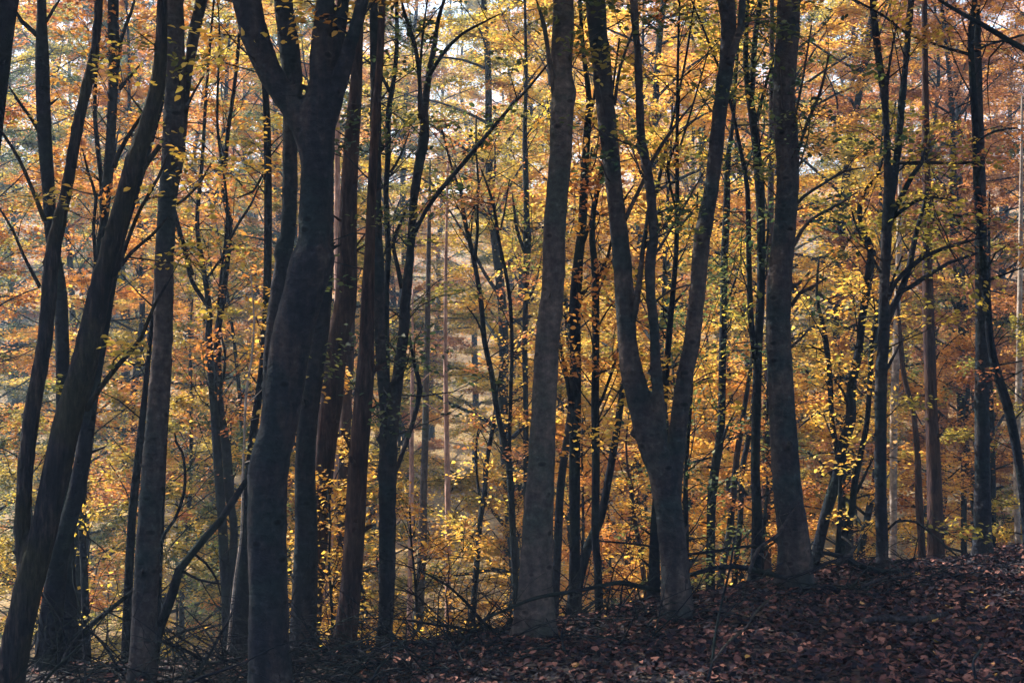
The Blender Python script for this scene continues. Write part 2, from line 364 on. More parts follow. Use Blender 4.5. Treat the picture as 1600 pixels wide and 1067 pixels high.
# ---------------------------------------------------------------- traced trees
def add_twigs(ms, g, c, r, every=0.35, scale=1.0, start=0.25):
    """thin side twigs growing along a limb; returns the twig ends"""
    out = []
    seg = np.linalg.norm(np.diff(c, axis=0), axis=1); tot = seg.sum()
    for _ in range(int(tot / every)):
        t = g.uniform(start, 1) * (len(c) - 1); i = min(int(t), len(c) - 2); f = t - i
        p = c[i] * (1 - f) + c[i + 1] * f; d = norm(c[i + 1] - c[i])
        rr = r[i] * 0.45
        q = norm(d * 0.6 + g.normal(0, 0.75, 3) * np.array([1, .8, .6]) + np.array([0, 0, 0.15]))
        L = scale * g.uniform(0.3, 0.9)
        pts = [p]; w = q.copy()
        for k in range(4):
            w = norm(w + g.normal(0, 0.22, 3) + np.array([0, 0, 0.02])); pts.append(pts[-1] + w * L / 4)
        r0 = min(max(rr, 0.004), 0.009)
        ms.tube(pts, [r0, r0 * .8, r0 * .6, r0 * .45, r0 * .25], 0.25, 4)
        out.append((pts[1], pts[-1]))
        if g.uniform() < 0.7:
            w = norm(w + g.normal(0, 0.7, 3)); e = pts[2] + w * L * 0.5
            ms.tube([pts[2], (pts[2] + e) / 2 + g.normal(0, 0.02, 3), e], [r0 * .5, r0 * .4, r0 * .2], 0.25, 3)
            out.append((pts[2], e))
    return out

def spray_mesh(name, g, segs, per, mat, origin, leaf=0.075, fine=False, ln=(0.35, 0.7), tilt=0.45, tw=None, tmat=None):
    O = np.array([a for a, b in segs]); E = np.array([b for a, b in segs])
    D = E - O; D[:, 2] *= 0.35; D += g.normal(0, 0.05, D.shape)
    L = g.uniform(*ln, len(O)); O2 = O * 0.4 + E * 0.6 - norm(D) * L[:, None] * 0.45
    C, A, N, l, w, ti = sprays(g, O2, D, L, L * 0.5, per, leaf, tilt)
    V, F = (leaf_verts_fine if fine else leaf_verts)(C, A, N, l, w)
    if fine: ti = np.concatenate([ti, ti])
    if tw is not None and tw.V:
        F = [F, np.vstack(tw.Q) + len(V)]; V = np.vstack([V] + tw.V); k = len(F[1])
        return mesh_from(name, V - np.asarray(origin), F, [mat, tmat], False, np.concatenate([ti, np.zeros(k)]), np.concatenate([np.zeros(len(F[0]), int), np.ones(k, int)]))
    return mesh_from(name, V - np.asarray(origin), [F], [mat], False, ti)

def knots(ms, g, c, r, n):
    """branch collars, healed knots and snapped stubs on a stem"""
    if len(c) < 14: return
    for _ in range(n):
        i = int(g.integers(3, max(4, int(len(c) * 0.75)))); d = norm(c[min(i + 1, len(c) - 1)] - c[i - 1])
        a = g.uniform(0, 6.28); o = norm(np.cross(d, norm(np.array([math.cos(a), math.sin(a), 0.1])))) 
        rr = r[i] * g.uniform(.22, .42); L = g.uniform(.0, .035) if g.uniform() < .65 else g.uniform(.05, .14)
        p0 = c[i] + o * r[i] * .55; p1 = c[i] + (o * 1.0 + d * .25) * (r[i] * .98); p2 = p1 + norm(o + d * g.uniform(.2, .9)) * (L + .012)
        ms.tube([p0, p1, p2], [rr, rr * .8, max(.006, rr * (.5 if L < .04 else .28))], .03, 8, .05, int(g.integers(9999)))

REF = []      # (screen x at mid height, short description) of the traced trees, used to word the labels behind them

def traced(name, label, Y, bk, stems, branches=(), leafy=None, canopy=None, cat='tree', group=None, seed=0, ref=None,
           remesh=False, extend=True, twig=0.5, dy=0.0, nleaf=1.0, lowleaf=False, ground=True, leafz=None):
    g = rng(seed + 1000)
    mat = BARK[bk]
    stems = [sorted(s, key=lambda q: -q[1]) for s in stems]
    b0 = stems[0][0]; base = P(b0[0], b0[1], Y)
    nxt = P(stems[0][1][0], stems[0][1][1], Y)
    ms = Mesher(); tips = []; allc = []
    gz = float(height(base[0], base[1]))
    bx = base[0]
    if base[2] > gz and ground:
        sl = (base[0] - nxt[0]) / max(0.2, nxt[2] - base[2]); bx = base[0] + np.clip(sl, -.35, .35) * (base[2] - gz) * 0.8
        gz = float(height(bx, base[1]))
    org = np.array([bx, Y, gz]) if ground else base.copy()
    for k, s in enumerate(stems):
        pts = []; rad = []
        z0 = -(s[0][1] - 533.5) * Y / FPX
        sgn = 0.0 if k == 0 else (0.10 if k % 2 else -0.12)
        for ii, (x, y, w) in enumerate(s):
            qa, qb = s[max(0, ii - 1)], s[min(len(s) - 1, ii + 1)]
            w = w * 0.97 * abs(qb[1] - qa[1]) / (math.hypot(qb[0] - qa[0], qb[1] - qa[1]) + 1e-6)
            yy = Y + sgn * max(0, (-(y - 533.5) * Y / FPX) - z0) + (dy * (-(y - 533.5) * Y / FPX - z0) if k == 0 else 0)
            pts.append(P(x, y, yy)); rad.append(max(w, 1.5) * 0.5 * yy / FPX)
        if k == 0 and ground:
            if pts[0][2] > gz - 0.1:
                pts.insert(0, np.array([bx, Y, gz - 0.25])); rad.insert(0, rad[0] * (1.12 if pts[1][2] - gz > 0.3 else 1.04))
        top = pts[-1]
        if extend and s[-1][1] <= 12:
            d = norm(pts[-1] - pts[-2]); r0 = rad[-1]; L = float(np.clip(r0 * 62, 2.0, 8.5)); st = 9
            for i in range(st):
                d = norm(d + g.normal(0, 0.07, 3) + np.array([0, 0, 0.10])); pts.append(pts[-1] + d * L / st)
                rad.append(r0 * (1 - (i + 1) / (st + .6)))
            if r0 > 0.02:
                for i in range(7):
                    j = len(pts) - st + int(g.integers(0, st - 1)); p = pts[j]
                    a = g.uniform(0, 6.28); dd = norm(np.array([math.cos(a), math.sin(a), g.uniform(0.5, 1.2)])); q = [p]
                    ll = g.uniform(1.2, 2.8)
                    for _ in range(5):
                        dd = norm(dd + g.normal(0, .12, 3) - np.array([0, 0, .06])); q.append(q[-1] + dd * ll / 5)
                    if q[-1][2] > 3.3 * Y / 12: ms.tube(q, np.linspace(rad[j] * .5, .006, 6), 0.4, 6)
            tips.append((pts[-5], r0))
        elif s[-1][1] > 12 and k >= 0:
            rad[-1] = min(rad[-1], 0.012)
        big = max(rad) > 0.06
        ms.tube(pts, rad, 0.10 if big else 0.16, 20 if big else 10, 0.022 if big else 0.03, seed * 7 + k,
                0.75 if (k == 0 and ground and big) else 0.0)
        if big: knots(ms, g, *catmull(pts, rad, 0.1), 12 if k == 0 else 6)
        allc.append((np.array(pts), np.array(rad)))
    root = thing(name, label, cat, org, group)
    me = ms.mesh(name + '_trunk', mat, org)
    tr = part('trunk', me, root)
    if remesh:
        md = tr.modifiers.new('remesh', 'REMESH'); md.mode = 'VOXEL'; md.voxel_size = 0.017 if remesh is True else remesh; md.use_smooth_shade = True
        m2 = tr.modifiers.new('smooth', 'SMOOTH'); m2.factor = 0.5; m2.iterations = 5
        tx = bpy.data.textures.get('bark_relief') or bpy.data.textures.new('bark_relief', 'CLOUDS'); tx.noise_scale = 0.11; tx.noise_depth = 3
        m3 = tr.modifiers.new('relief', 'DISPLACE'); m3.texture = tx; m3.strength = 0.018; m3.mid_level = 0.5; m3.texture_coords = 'LOCAL'
    segs = []
    for k, b in enumerate(branches):
        bm = Mesher(); yo = 0.0
        pts = []; rad = []
        L = 0.0
        for i, (x, y, w) in enumerate(b):
            if i: L += math.hypot(x - b[i - 1][0], y - b[i - 1][1]) * Y / FPX
            yo = L * (0.25 if k % 2 else -0.3)
            pts.append(P(x, y, Y + yo)); rad.append(max(w, 1.2) * .5 * Y / FPX)
        rad[-1] = min(rad[-1], 0.007)
        c, r = catmull(pts, rad, 0.12)
        bm.tube(pts, rad, 0.12, 8, 0.04, seed * 11 + k)
        tw = add_twigs(bm, g, c, r, twig)
        segs += tw
        part('branch', bm.mesh(name + '_branch', mat, org), root)
    if leafy:
        # foliage carried by fine twigs on the stems
        tw = Mesher(); any_ = False
        for (p, r) in allc:
            c, rr = catmull(p, r, 0.3)
            sel = c[:, 2] > (-1.2 * Y / 12 if not lowleaf else -3 * Y / 12)
            sel &= c[:, 2] < 3.6 * Y / 12 + 0.4
            if leafz is not None: sel &= c[:, 2] > leafz
            if sel.sum() > 2:
                segs += add_twigs(tw, g, c[sel], rr[sel], 0.16 / nleaf, 1.3, 0.0); any_ = True
        if segs:
            pick = segs
            part('crown', spray_mesh(name + '_leaves', g, pick, 26, LEAF[leafy], org, 0.068, Y < 14.5, tw=tw, tmat=mat), root)
    if canopy:
        for (p, r0) in tips:
            if r0 < 0.02: continue
            src = CANOPY[int(g.integers(0, len(CANOPY)))]
            o = bpy.data.objects.new('crown', src); link(o, root)
            o.location = tuple(np.array([p[0], p[1], max(p[2], 4.2 * Y / 12 + 1.6)]) - org)
            o.rotation_euler = (0, 0, g.uniform(0, 6.28)); sc_ = g.uniform(.85, 1.15) * (1.0 if r0 > .04 else .75); o.scale = (sc_,) * 3
            o.material_slots[0].link = 'OBJECT'; o.material_slots[0].material = LEAF[canopy]
    if ref:
        mid = min(stems[0], key=lambda q: abs(q[1] - 600)); REF.append((mid[0], ref))
    return root

def canopy_mesh(seed, n=330, per=34, R=2.6, H=2.6):
    g = rng(seed)
    a = g.uniform(0, 6.28, n); z = g.uniform(-0.5, 1.0, n); rr = R * np.sqrt(g.uniform(0.02, 1, n)) * np.sqrt(1 - np.clip(z, -1, 1)**2 * 0.8)
    O = np.stack([np.cos(a) * rr, np.sin(a) * rr, z * H * 0.9], 1) + g.normal(0, .2, (n, 3))
    D = np.stack([np.cos(a), np.sin(a), g.uniform(-.1, .35, n)], 1) + g.normal(0, .4, (n, 3)) * np.array([1, 1, .2])
    C, A, N, l, w, ti = sprays(g, O, D, g.uniform(.5, .9, n), g.uniform(.3, .5, n), per, 0.085, 0.5)
    V, F = leaf_verts(C, A, N, l, w)
    return mesh_from('canopy_leaves', V, [F], [LEAF['olive']], False, ti)
CANOPY = [canopy_mesh(s) for s in (11, 12, 13)]

GR_F = 'trees standing along the top of the slope'
GR_M = 'slender trees just beyond the slope'
GR_B = 'conifer and birch trunks far behind'

# ================================================================ left third of the photograph
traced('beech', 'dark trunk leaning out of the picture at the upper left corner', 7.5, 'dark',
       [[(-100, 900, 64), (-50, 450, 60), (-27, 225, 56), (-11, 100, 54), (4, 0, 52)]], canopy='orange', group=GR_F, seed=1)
traced('beech', 'furrowed leaning trunk with lit left edge, forked low down at the far left', 11, 'rough',
       [[(12, 1067, 53.4), (20, 1033, 47.8), (41, 933, 46.0), (58, 870, 47.8), (68, 833, 44.2), (78, 783, 44.2), (89, 733, 46.0), (108, 650, 46.0), (128, 583, 44.2), (139, 533, 41.4), (157, 450, 36.8), (170, 400, 35.0), (183, 350, 32.2), (197, 300, 31.3), (211, 250, 33.1), (229, 200, 30.4), (242, 150, 26.7), (250, 100, 22.1), (253, 30, 18.4), (254, 0, 16.6)],
        [(44, 925, 31.3), (36, 850, 25.8), (34, 833, 25.8), (40, 733, 25.8), (52, 633, 26.7), (70, 533, 24.8), (82, 400, 25.8), (92, 350, 23.9), (103, 300, 19.3), (121, 200, 19.3), (144, 100, 17.5), (150, 60, 15.6), (155, 0, 13.8)]],
       [[(250, 228, 8), (232, 252, 8), (222, 275, 6)],
        [(168, 430, 9), (187, 412, 8), (198, 380, 7), (220, 325, 6), (247, 278, 5), (262, 240, 3)],
        [(172, 437, 8), (185, 420, 7), (205, 395, 6), (240, 365, 5), (262, 340, 3)],
        [(178, 262, 9), (183, 245, 8), (197, 218, 7), (212, 195, 6), (228, 170, 4)],
        [(135, 640, 10), (150, 615, 9), (185, 570, 8), (217, 533, 7), (240, 480, 5), (262, 440, 3)],
        [(70, 345, 8), (50, 295, 6), (30, 250, 6), (5, 210, 5), (-15, 190, 3)],
        [(62, 448, 7), (37, 400, 5), (20, 360, 4), (0, 327, 3), (-14, 306, 2)]],
       leafy='olive', leafz=1.5, nleaf=0.2, canopy='orange', group=GR_F, seed=2, ref='furrowed leaning trunk', remesh=True)
traced('beech', 'thin dark trunk crossing behind the furrowed leaning trunk near the left edge', 13, 'dark',
       [[(108, 1050, 30), (100, 760, 26), (99, 640, 24), (98, 583, 22), (97, 533, 22), (94, 450, 20), (80, 370, 19), (76, 300, 19), (69, 200, 23), (66, 100, 22), (65, 30, 16), (65, 0, 15)]],
       [[(62, 60, 8), (50, 48, 8), (33, 33, 7), (20, 10, 5)], [(72, 35, 5), (84, 14, 5), (96, -4, 4)],
        [(60, 205, 6), (48, 185, 5), (30, 160, 5), (14, 135, 3)]],
       canopy='rust', group=GR_F, seed=3)
traced('beech', 'dark stem with a kinked foot, right behind the furrowed leaning trunk', 12.3, 'dark',
       [[(76, 1067, 38), (78, 1000, 36), (82, 950, 34), (91, 883, 31), (102, 833, 30), (116, 783, 28), (131, 708, 25), (137, 660, 25), (146, 600, 23), (160, 520, 20), (174, 440, 17), (190, 370, 14), (212, 300, 12), (236, 220, 10), (260, 130, 8), (285, 0, 6)]],
       [[(88, 1010, 8), (104, 985, 8), (110, 1013, 4)]], canopy='orange', group=GR_F, seed=4)
traced('beech', 'pole-thin dark stem right of the kinked stem, bottom left', 14.5, 'dark',
       [[(137, 1045, 14), (135, 1000, 14), (132, 900, 12), (128, 833, 11), (126, 773, 7), (122, 700, 5), (126, 620, 4)]], leafy='olive', group=GR_M, seed=5, nleaf=.5, lowleaf=True)
traced('beech', 'forked black stem whose tips pass between the furrowed and the smooth grey trunk, upper left', 15.5, 'dark',
       [[(120, 1050, 24), (124, 800, 22), (134, 600, 18), (148, 450, 15), (158, 370, 13), (162, 350, 13), (166, 300, 16), (171, 250, 17), (174, 200, 16), (178, 100, 16), (177, 50, 17), (177, 0, 17)],
        [(160, 320, 9), (158, 280, 8), (152, 225, 8), (148, 175, 7), (150, 115, 6), (156, 50, 5), (152, 0, 4)]],
       [[(181, 125, 7), (190, 60, 6), (205, 20, 5), (212, -10, 4)], [(186, 140, 6), (205, 118, 5), (222, 98, 4)],
        [(150, 420, 6), (146, 350, 5), (150, 310, 5), (138, 270, 4), (128, 230, 3)]],
       leafy='orange', canopy='orange', group=GR_M, seed=6)
traced('beech', 'straight smooth grey-brown trunk standing left of centre of the left third', 11.6, 'mid',
       [[(221, 1075, 46), (224, 1033, 43), (225, 990, 41), (227, 933, 40), (232, 833, 39), (240, 733, 38), (247, 633, 34), (254, 533, 32), (256, 450, 31), (257, 400, 31), (263, 300, 29), (270, 220, 34), (273, 150, 34), (273, 100, 33), (271, 0, 31)],
        [(268, 330, 10), (282, 250, 13), (286, 200, 15), (292, 125, 16), (300, 75, 18), (306, 40, 20), (315, 0, 21)]],
       [[(286, 180, 5), (300, 150, 4), (318, 120, 3)], [(276, 320, 5), (290, 310, 5), (310, 290, 4), (330, 255, 3)]],
       leafy='olive', leafz=1.5, nleaf=0.2, canopy='orange', group=GR_F, seed=7, ref='smooth grey-brown trunk', remesh=True)
traced('beech', 'dark curved stem pressed close to the left side of the smooth grey-brown trunk', 13.2, 'dark',
       [[(194, 1060, 19), (196, 1050, 18), (200, 933, 15), (207, 800, 14), (218, 700, 13), (226, 620, 10), (232, 560, 8), (240, 480, 7), (250, 380, 6), (262, 250, 5)]], leafy='olive', group=GR_M, seed=8, nleaf=.4)
traced('beech', 'thin hooked stem peeping out right of the smooth grey-brown trunk', 14, 'dark',
       [[(244, 1055, 10), (247, 960, 9), (249, 900, 9), (252, 843, 8), (254, 783, 8), (258, 700, 6), (262, 640, 5), (268, 560, 3)]],
       [[(250, 855, 7), (258, 832, 6), (272, 813, 5), (287, 773, 5), (289, 735, 4.5), (284, 705, 4), (275, 690, 4), (273, 676, 3)]], group=GR_M, seed=9)
traced('leaning_dead_tree', 'dead trunk leaning diagonally against the big knobbly beech', 12.2, 'dark',
       [[(236, 1067, 18), (240, 1030, 17), (250, 980, 17), (262, 950, 16), (270, 925, 17), (280, 890, 16), (297, 868, 15), (320, 840, 16), (345, 812, 14), (366, 780, 13), (383, 753, 11), (400, 732, 8)]],
       [[(283, 890, 5), (310, 905, 4), (345, 912, 3)], [(300, 862, 4), (322, 880, 4), (340, 908, 3), (345, 930, 2)], [(262, 1000, 5), (290, 985, 4), (330, 975, 3)]],
       group=GR_F, seed=10, cat='dead tree', extend=False)
traced('beech', 'pair of wavy dark stems rising together from one foot, left of the knobbly beech', 17, 'dark',
       [[(358, 1030, 21), (357, 980, 20), (355, 933, 19), (350, 870, 17), (347, 808, 15), (341, 733, 15), (334, 633, 13), (326, 533, 12), (327, 485, 10), (318, 420, 8), (308, 350, 7), (316, 250, 6), (322, 150, 5), (330, 50, 4), (334, 0, 4)],
        [(357, 920, 16), (366, 833, 13), (357, 768, 14), (354, 708, 16), (344, 633, 13), (339, 533, 12), (345, 490, 11), (353, 420, 10), (359, 350, 10), (350, 300, 9), (353, 240, 8), (357, 200, 7), (368, 120, 6), (378, 0, 5)]],
       [[(300, 430, 8), (290, 395, 9), (275, 340, 7), (270, 310, 4)], [(326, 480, 7), (300, 440, 7), (288, 400, 6)], [(344, 610, 5), (352, 560, 4), (341, 480, 4), (355, 330, 4), (340, 200, 4), (343, 60, 3), (340, 0, 3)],
        [(356, 380, 5), (372, 350, 5), (392, 320, 4), (405, 290, 3)], [(320, 440, 4), (350, 400, 4), (380, 380, 3)]],
       leafy='orange', group=GR_M, seed=11, ref='pair of wavy stems')
traced('sapling', 'pale whip-thin sapling in front of the pair of wavy stems', 13.5, 'birch',
       [[(354, 1045, 5), (358, 1000, 4.5), (367, 908, 4.5), (377, 833, 4), (380, 733, 4), (382, 683, 4), (385, 610, 4), (393, 563, 3.5), (397, 500, 2.5), (392, 430, 2)]], leafy='olive', group=GR_M, seed=12, nleaf=.5, cat='sapling')
# ================================================================ the big knobbly beech and its neighbours
traced('beech', 'biggest trunk, a knobbly forked beech with a bulge below four spreading limbs', 10.6, 'beech',
       [[(424, 1090, 72), (424, 1067, 69), (421, 1000, 65), (420, 933, 64), (417, 833, 63), (419, 733, 65), (431, 683, 61), (440, 633, 62), (455, 533, 67), (468, 480, 66), (479, 440, 68), (487, 412, 73), (491, 398, 71), (491, 386, 57), (491, 372, 52), (492, 350, 53), (494, 300, 52), (496, 250, 54), (494, 200, 62), (497, 165, 54), (503, 130, 40), (501, 90, 36), (504, 50, 33), (509, 0, 29)],
        [(488, 240, 44), (475, 195, 50), (452, 160, 50), (432, 132, 48), (415, 100, 47), (398, 55, 48), (385, 0, 47)],
        [(503, 215, 36), (518, 165, 34), (530, 130, 30), (541, 92, 26), (553, 50, 22), (561, 25, 22), (567, 0, 21)],
        [(515, 180, 30), (522, 110, 22), (531, 55, 20), (537, 0, 20)],
        [(494, 432, 34), (499, 415, 46), (501, 400, 46), (499, 388, 38), (494, 380, 10)], [(476, 412, 30), (474, 400, 34), (478, 388, 20)], [(458, 152, 22), (462, 140, 26), (468, 130, 12)]],
       [], leafy='gold', leafz=1.7, nleaf=0.3, canopy='gold', group=GR_F, seed=14, ref='big knobbly beech', remesh=0.015)
traced('beech', 'grey trunk with a dark hollow, just left of and behind the knobbly beech', 12.6, 'beech',
       [[(424, 1060, 30), (424, 800, 30), (424, 650, 30), (426, 560, 29), (432, 480, 28), (440, 420, 27), (449, 370, 25), (453, 300, 25), (453, 250, 25), (455, 180, 27), (457, 120, 32), (450, 60, 33), (442, 0, 31)], [(441, 418, 18), (440, 398, 27), (443, 378, 24), (446, 362, 10)]],
       canopy='orange', group=GR_F, seed=15, remesh=True)
traced('beech', 'narrow black stem widening to its foot, left edge of the knobbly beech', 14.2, 'dark',
       [[(371, 1055, 31), (376, 970, 26), (381, 880, 19), (386, 780, 14), (395, 680, 13), (407, 600, 13), (414, 533, 13), (418, 430, 13), (419, 330, 13), (418, 230, 12), (416, 165, 11), (410, 80, 9), (405, 0, 8)]],
       [[(412, 270, 4), (395, 300, 4), (370, 310, 3)]], leafy='gold', group=GR_M, seed=16, nleaf=.5)
traced('beech', 'thick plain trunk showing only its lower half behind the knobbly beech', 13.4, 'beech',
       [[(472, 1022, 40), (474, 980, 40), (476, 933, 41), (478, 833, 37), (477, 733, 34), (482, 650, 32), (495, 560, 30), (503, 500, 28), (508, 420, 26), (510, 300, 24), (512, 150, 20), (514, 0, 16)]],
       canopy='gold', group=GR_F, seed=17)
traced('pine', 'reddish dark pine trunk leaning right, beside the knobbly beech', 15, 'pine',
       [[(482, 1020, 36), (488, 933, 34), (497, 833, 33), (511, 683, 34), (516, 633, 38), (526, 533, 38), (537, 495, 38), (541, 450, 35), (543, 350, 29), (548, 250, 26), (551, 200, 24), (555, 150, 21), (558, 100, 18), (562, 0, 15)]],
       [[(552, 390, 4), (566, 372, 3), (575, 360, 2)], [(550, 480, 4), (566, 478, 3)], [(528, 560, 4), (548, 552, 3)]], leafy='green', leafz=1.2, nleaf=0.4, canopy='green', group=GR_F, seed=18, ref='leaning reddish pine')
traced('pine', 'red-barked pine trunk far behind, between the leaning pine and the rim-lit pine', 19, 'pine',
       [[(517, 1010, 19), (525, 950, 18), (533, 833, 16), (537, 733, 18), (541, 633, 18), (545, 558, 17), (548, 450, 15), (552, 300, 13), (556, 100, 10), (558, 0, 8)]], group=GR_B, seed=19, canopy='green')
traced('pine', 'pink-lit pine trunk far behind, glimpsed beside the thick plain trunk', 20.5, 'litpine',
       [[(498, 1000, 24), (508, 883, 22), (515, 783, 18), (523, 683, 16), (530, 600, 14), (528, 430, 12), (527, 330, 10), (527, 180, 8), (527, 0, 6)]], group=GR_B, seed=20, canopy='green')
traced('pine', 'rim-lit pine trunk with stubs, leaning right in front of the yellow sprays', 13, 'pine',
       [[(538, 1020, 40), (541, 990, 37), (545, 958, 35), (551, 883, 33), (556, 800, 33), (558, 760, 32), (561, 708, 31), (567, 633, 30), (571, 580, 30), (573, 533, 25), (575, 450, 21), (577, 400, 17), (581, 300, 15), (586, 200, 14), (593, 100, 12), (598, 0, 11)]],
       [[(548, 700, 7), (541, 686, 5), (536, 678, 3)], [(580, 640, 5), (590, 632, 3)], [(566, 590, 5), (590, 578, 3), (600, 577, 2)]], canopy='green', group=GR_F, seed=21, ref='rim-lit pine')
traced('beech', 'slim forked beech with a deep V at mid height, right of the rim-lit pine', 13.4, 'beech',
       [[(600, 1008, 25), (602, 970, 24), (604, 933, 25), (605, 858, 27), (605, 783, 29), (606, 733, 31), (607, 690, 31), (603, 640, 20), (597, 583, 18), (594, 533, 18), (592, 425, 19), (588, 350, 18), (587, 250, 19), (587, 150, 19), (585, 50, 16), (583, 0, 14)],
        [(610, 700, 22), (616, 640, 20), (622, 583, 20), (629, 533, 18), (632, 500, 19), (636, 450, 17), (641, 400, 14), (644, 350, 14), (648, 300, 15), (656, 250, 17), (663, 210, 18), (663, 175, 14), (669, 125, 12), (678, 75, 10), (685, 30, 8), (694, 0, 7)]],
       [[(645, 372, 7), (655, 350, 6.5), (665, 330, 7), (690, 295, 7), (720, 260, 7), (745, 230, 7), (770, 200, 6), (800, 165, 5), (828, 135, 4), (855, 102, 3), (875, 80, 2)],
        [(614, 745, 8), (620, 733, 7), (632, 698, 8), (647, 653, 8), (656, 608, 9), (650, 578, 7), (643, 546, 5), (641, 528, 3)],
        [(661, 190, 8), (657, 150, 6), (653, 98, 7), (645, 60, 7), (632, 22, 6), (626, -5, 5)],
        [(670, 120, 7), (692, 84, 7), (720, 55, 5), (750, 38, 4), (782, 22, 3)],
        [(655, 185, 5), (655, 140, 5), (660, 60, 4), (668, 0, 3)]],
       leafy='green', canopy='olive', group=GR_F, seed=22, ref='slim V-forked beech', remesh=True, nleaf=.5)
traced('beech', 'crooked thin stem running up between the two prongs of the slim forked beech', 16, 'dark',
       [[(607, 1005, 14), (606, 800, 13), (604, 600, 11), (604, 450, 9), (607, 400, 9), (605, 350, 9), (603, 300, 9), (606, 250, 9), (607, 175, 9), (613, 140, 8), (620, 75, 7), (620, 0, 6)]],
       [[(628, 450, 8), (620, 410, 7), (614, 378, 6), (625, 350, 5), (637, 320, 4)], [(610, 270, 5), (625, 245, 4), (640, 205, 3)], [(612, 150, 6), (590, 110, 5), (566, 90, 4)]],
       leafy='green', group=GR_M, seed=23)
traced('sapling', 'low golden sapling whose level sprays catch the light between the leaning pine and rim-lit pine', 14.6, 'dark',
       [[(520, 1020, 5), (518, 940, 4.5), (514, 880, 4), (516, 820, 3.5), (512, 760, 3)]], [[(516, 900, 3), (500, 890, 2.5), (478, 886, 2)], [(516, 850, 3), (500, 846, 2.5), (482, 845, 2)], [(514, 800, 3), (530, 792, 2)]],
       leafy='gold', group=GR_M, seed=70, cat='sapling', lowleaf=True, nleaf=2.2, twig=.15)
traced('sapling', 'low golden sapling with level sprays just right of the slim V-forked beech', 16, 'dark',
       [[(655, 1010, 5), (652, 960, 4.5), (648, 900, 4), (642, 840, 3.5), (640, 790, 3)]], [[(650, 930, 3), (630, 922, 2.5), (612, 920, 2)], [(648, 880, 3), (670, 872, 2.5), (690, 872, 2)], [(645, 860, 3), (625, 850, 2)]],
       leafy='gold', group=GR_M, seed=71, cat='sapling', lowleaf=True, nleaf=2.0, twig=.15)
# far trunks in the central gap
traced('pine', 'slender pink-lit pine trunk standing alone in the pale central gap', 19.5, 'litpine',
       [[(700, 1005, 12), (700, 933, 10), (700, 833, 9), (699, 733, 8.5), (697, 633, 7.5), (696, 533, 6.5), (697, 400, 5), (700, 250, 4)]], [[(697, 590, 3), (676, 580, 2.5), (656, 600, 2)], [(697, 650, 3), (680, 640, 2.5), (655, 622, 2)]], group=GR_B, seed=24, ref='slender pink-lit pine')
traced('pine', 'grey mottled conifer trunk in the central gap, thickening to its foot', 21, 'pale',
       [[(651, 985, 18), (656, 933, 15), (660, 850, 14), (662, 750, 12), (664, 700, 11), (666, 600, 10), (668, 500, 9), (670, 380, 7), (672, 250, 5)]], group=GR_B, seed=25, canopy='green')
traced('pine', 'faint narrow pink-lit trunk left of the grey mottled trunk in the central gap', 23, 'litpine',
       [[(640, 980, 9), (641, 900, 8), (643, 760, 8), (643, 700, 7), (644, 600, 6), (645, 450, 5)]], group=GR_B, seed=26)
traced('beech', 'wavy slender dark stem with a fork, leaning left across the central gap', 17, 'dark',
       [[(808, 985, 10), (806, 930, 10), (803, 870, 10), (800, 800, 11), (795, 723, 11), (786, 683, 10), (775, 633, 9), (768, 583, 9), (757, 533, 9), (752, 475, 9), (745, 430, 8), (737, 390, 8), (725, 340, 7), (720, 300, 5), (710, 275, 4), (700, 240, 3.5), (690, 200, 3)],
        [(742, 405, 6), (746, 360, 5), (746, 320, 4.5), (748, 290, 4), (744, 240, 3), (744, 180, 2.5)],
        [(794, 740, 7), (796, 690, 6), (798, 620, 6), (800, 540, 6), (797, 470, 6), (789, 420, 6), (780, 380, 6), (772, 325, 5), (762, 292, 4), (752, 265, 3)]],
       [[(782, 360, 3.5), (790, 320, 3), (796, 280, 2)], [(735, 380, 3), (738, 340, 2.5), (742, 320, 2)], [(757, 530, 4), (745, 500, 3), (730, 480, 2)]],
       leafy='rust', group=GR_M, seed=27, ref='wavy slender stem', nleaf=.6)
traced('beech', 'short dark sapling curving right, beside the slender pink-lit pine', 18, 'dark',
       [[(735, 1008, 11), (740, 943, 10), (745, 883, 10), (750, 813, 9), (757, 773, 9), (760, 723, 8), (768, 680, 7), (774, 640, 6), (778, 600, 4), (788, 560, 3)]],
       [[(752, 790, 5), (746, 750, 4), (744, 700, 4), (748, 665, 3)]], leafy='gold', group=GR_M, seed=28, lowleaf=True, nleaf=.8)
traced('beech', 'knotty dark trunk broken by leaves, left of the tall pale beech', 20, 'dark',
       [[(826, 960, 11), (823, 800, 10), (821, 600, 9), (820, 533, 9), (822, 440, 9), (824, 385, 13), (824, 365, 13), (823, 350, 10), (822, 300, 9), (821, 260, 9), (820, 200, 7), (822, 120, 6), (820, 0, 4)]],
       [[(822, 400, 6), (808, 360, 6), (804, 330, 5), (800, 300, 3)], [(824, 470, 5), (838, 440, 4), (846, 400, 3)]], leafy='olive', group=GR_M, seed=29)
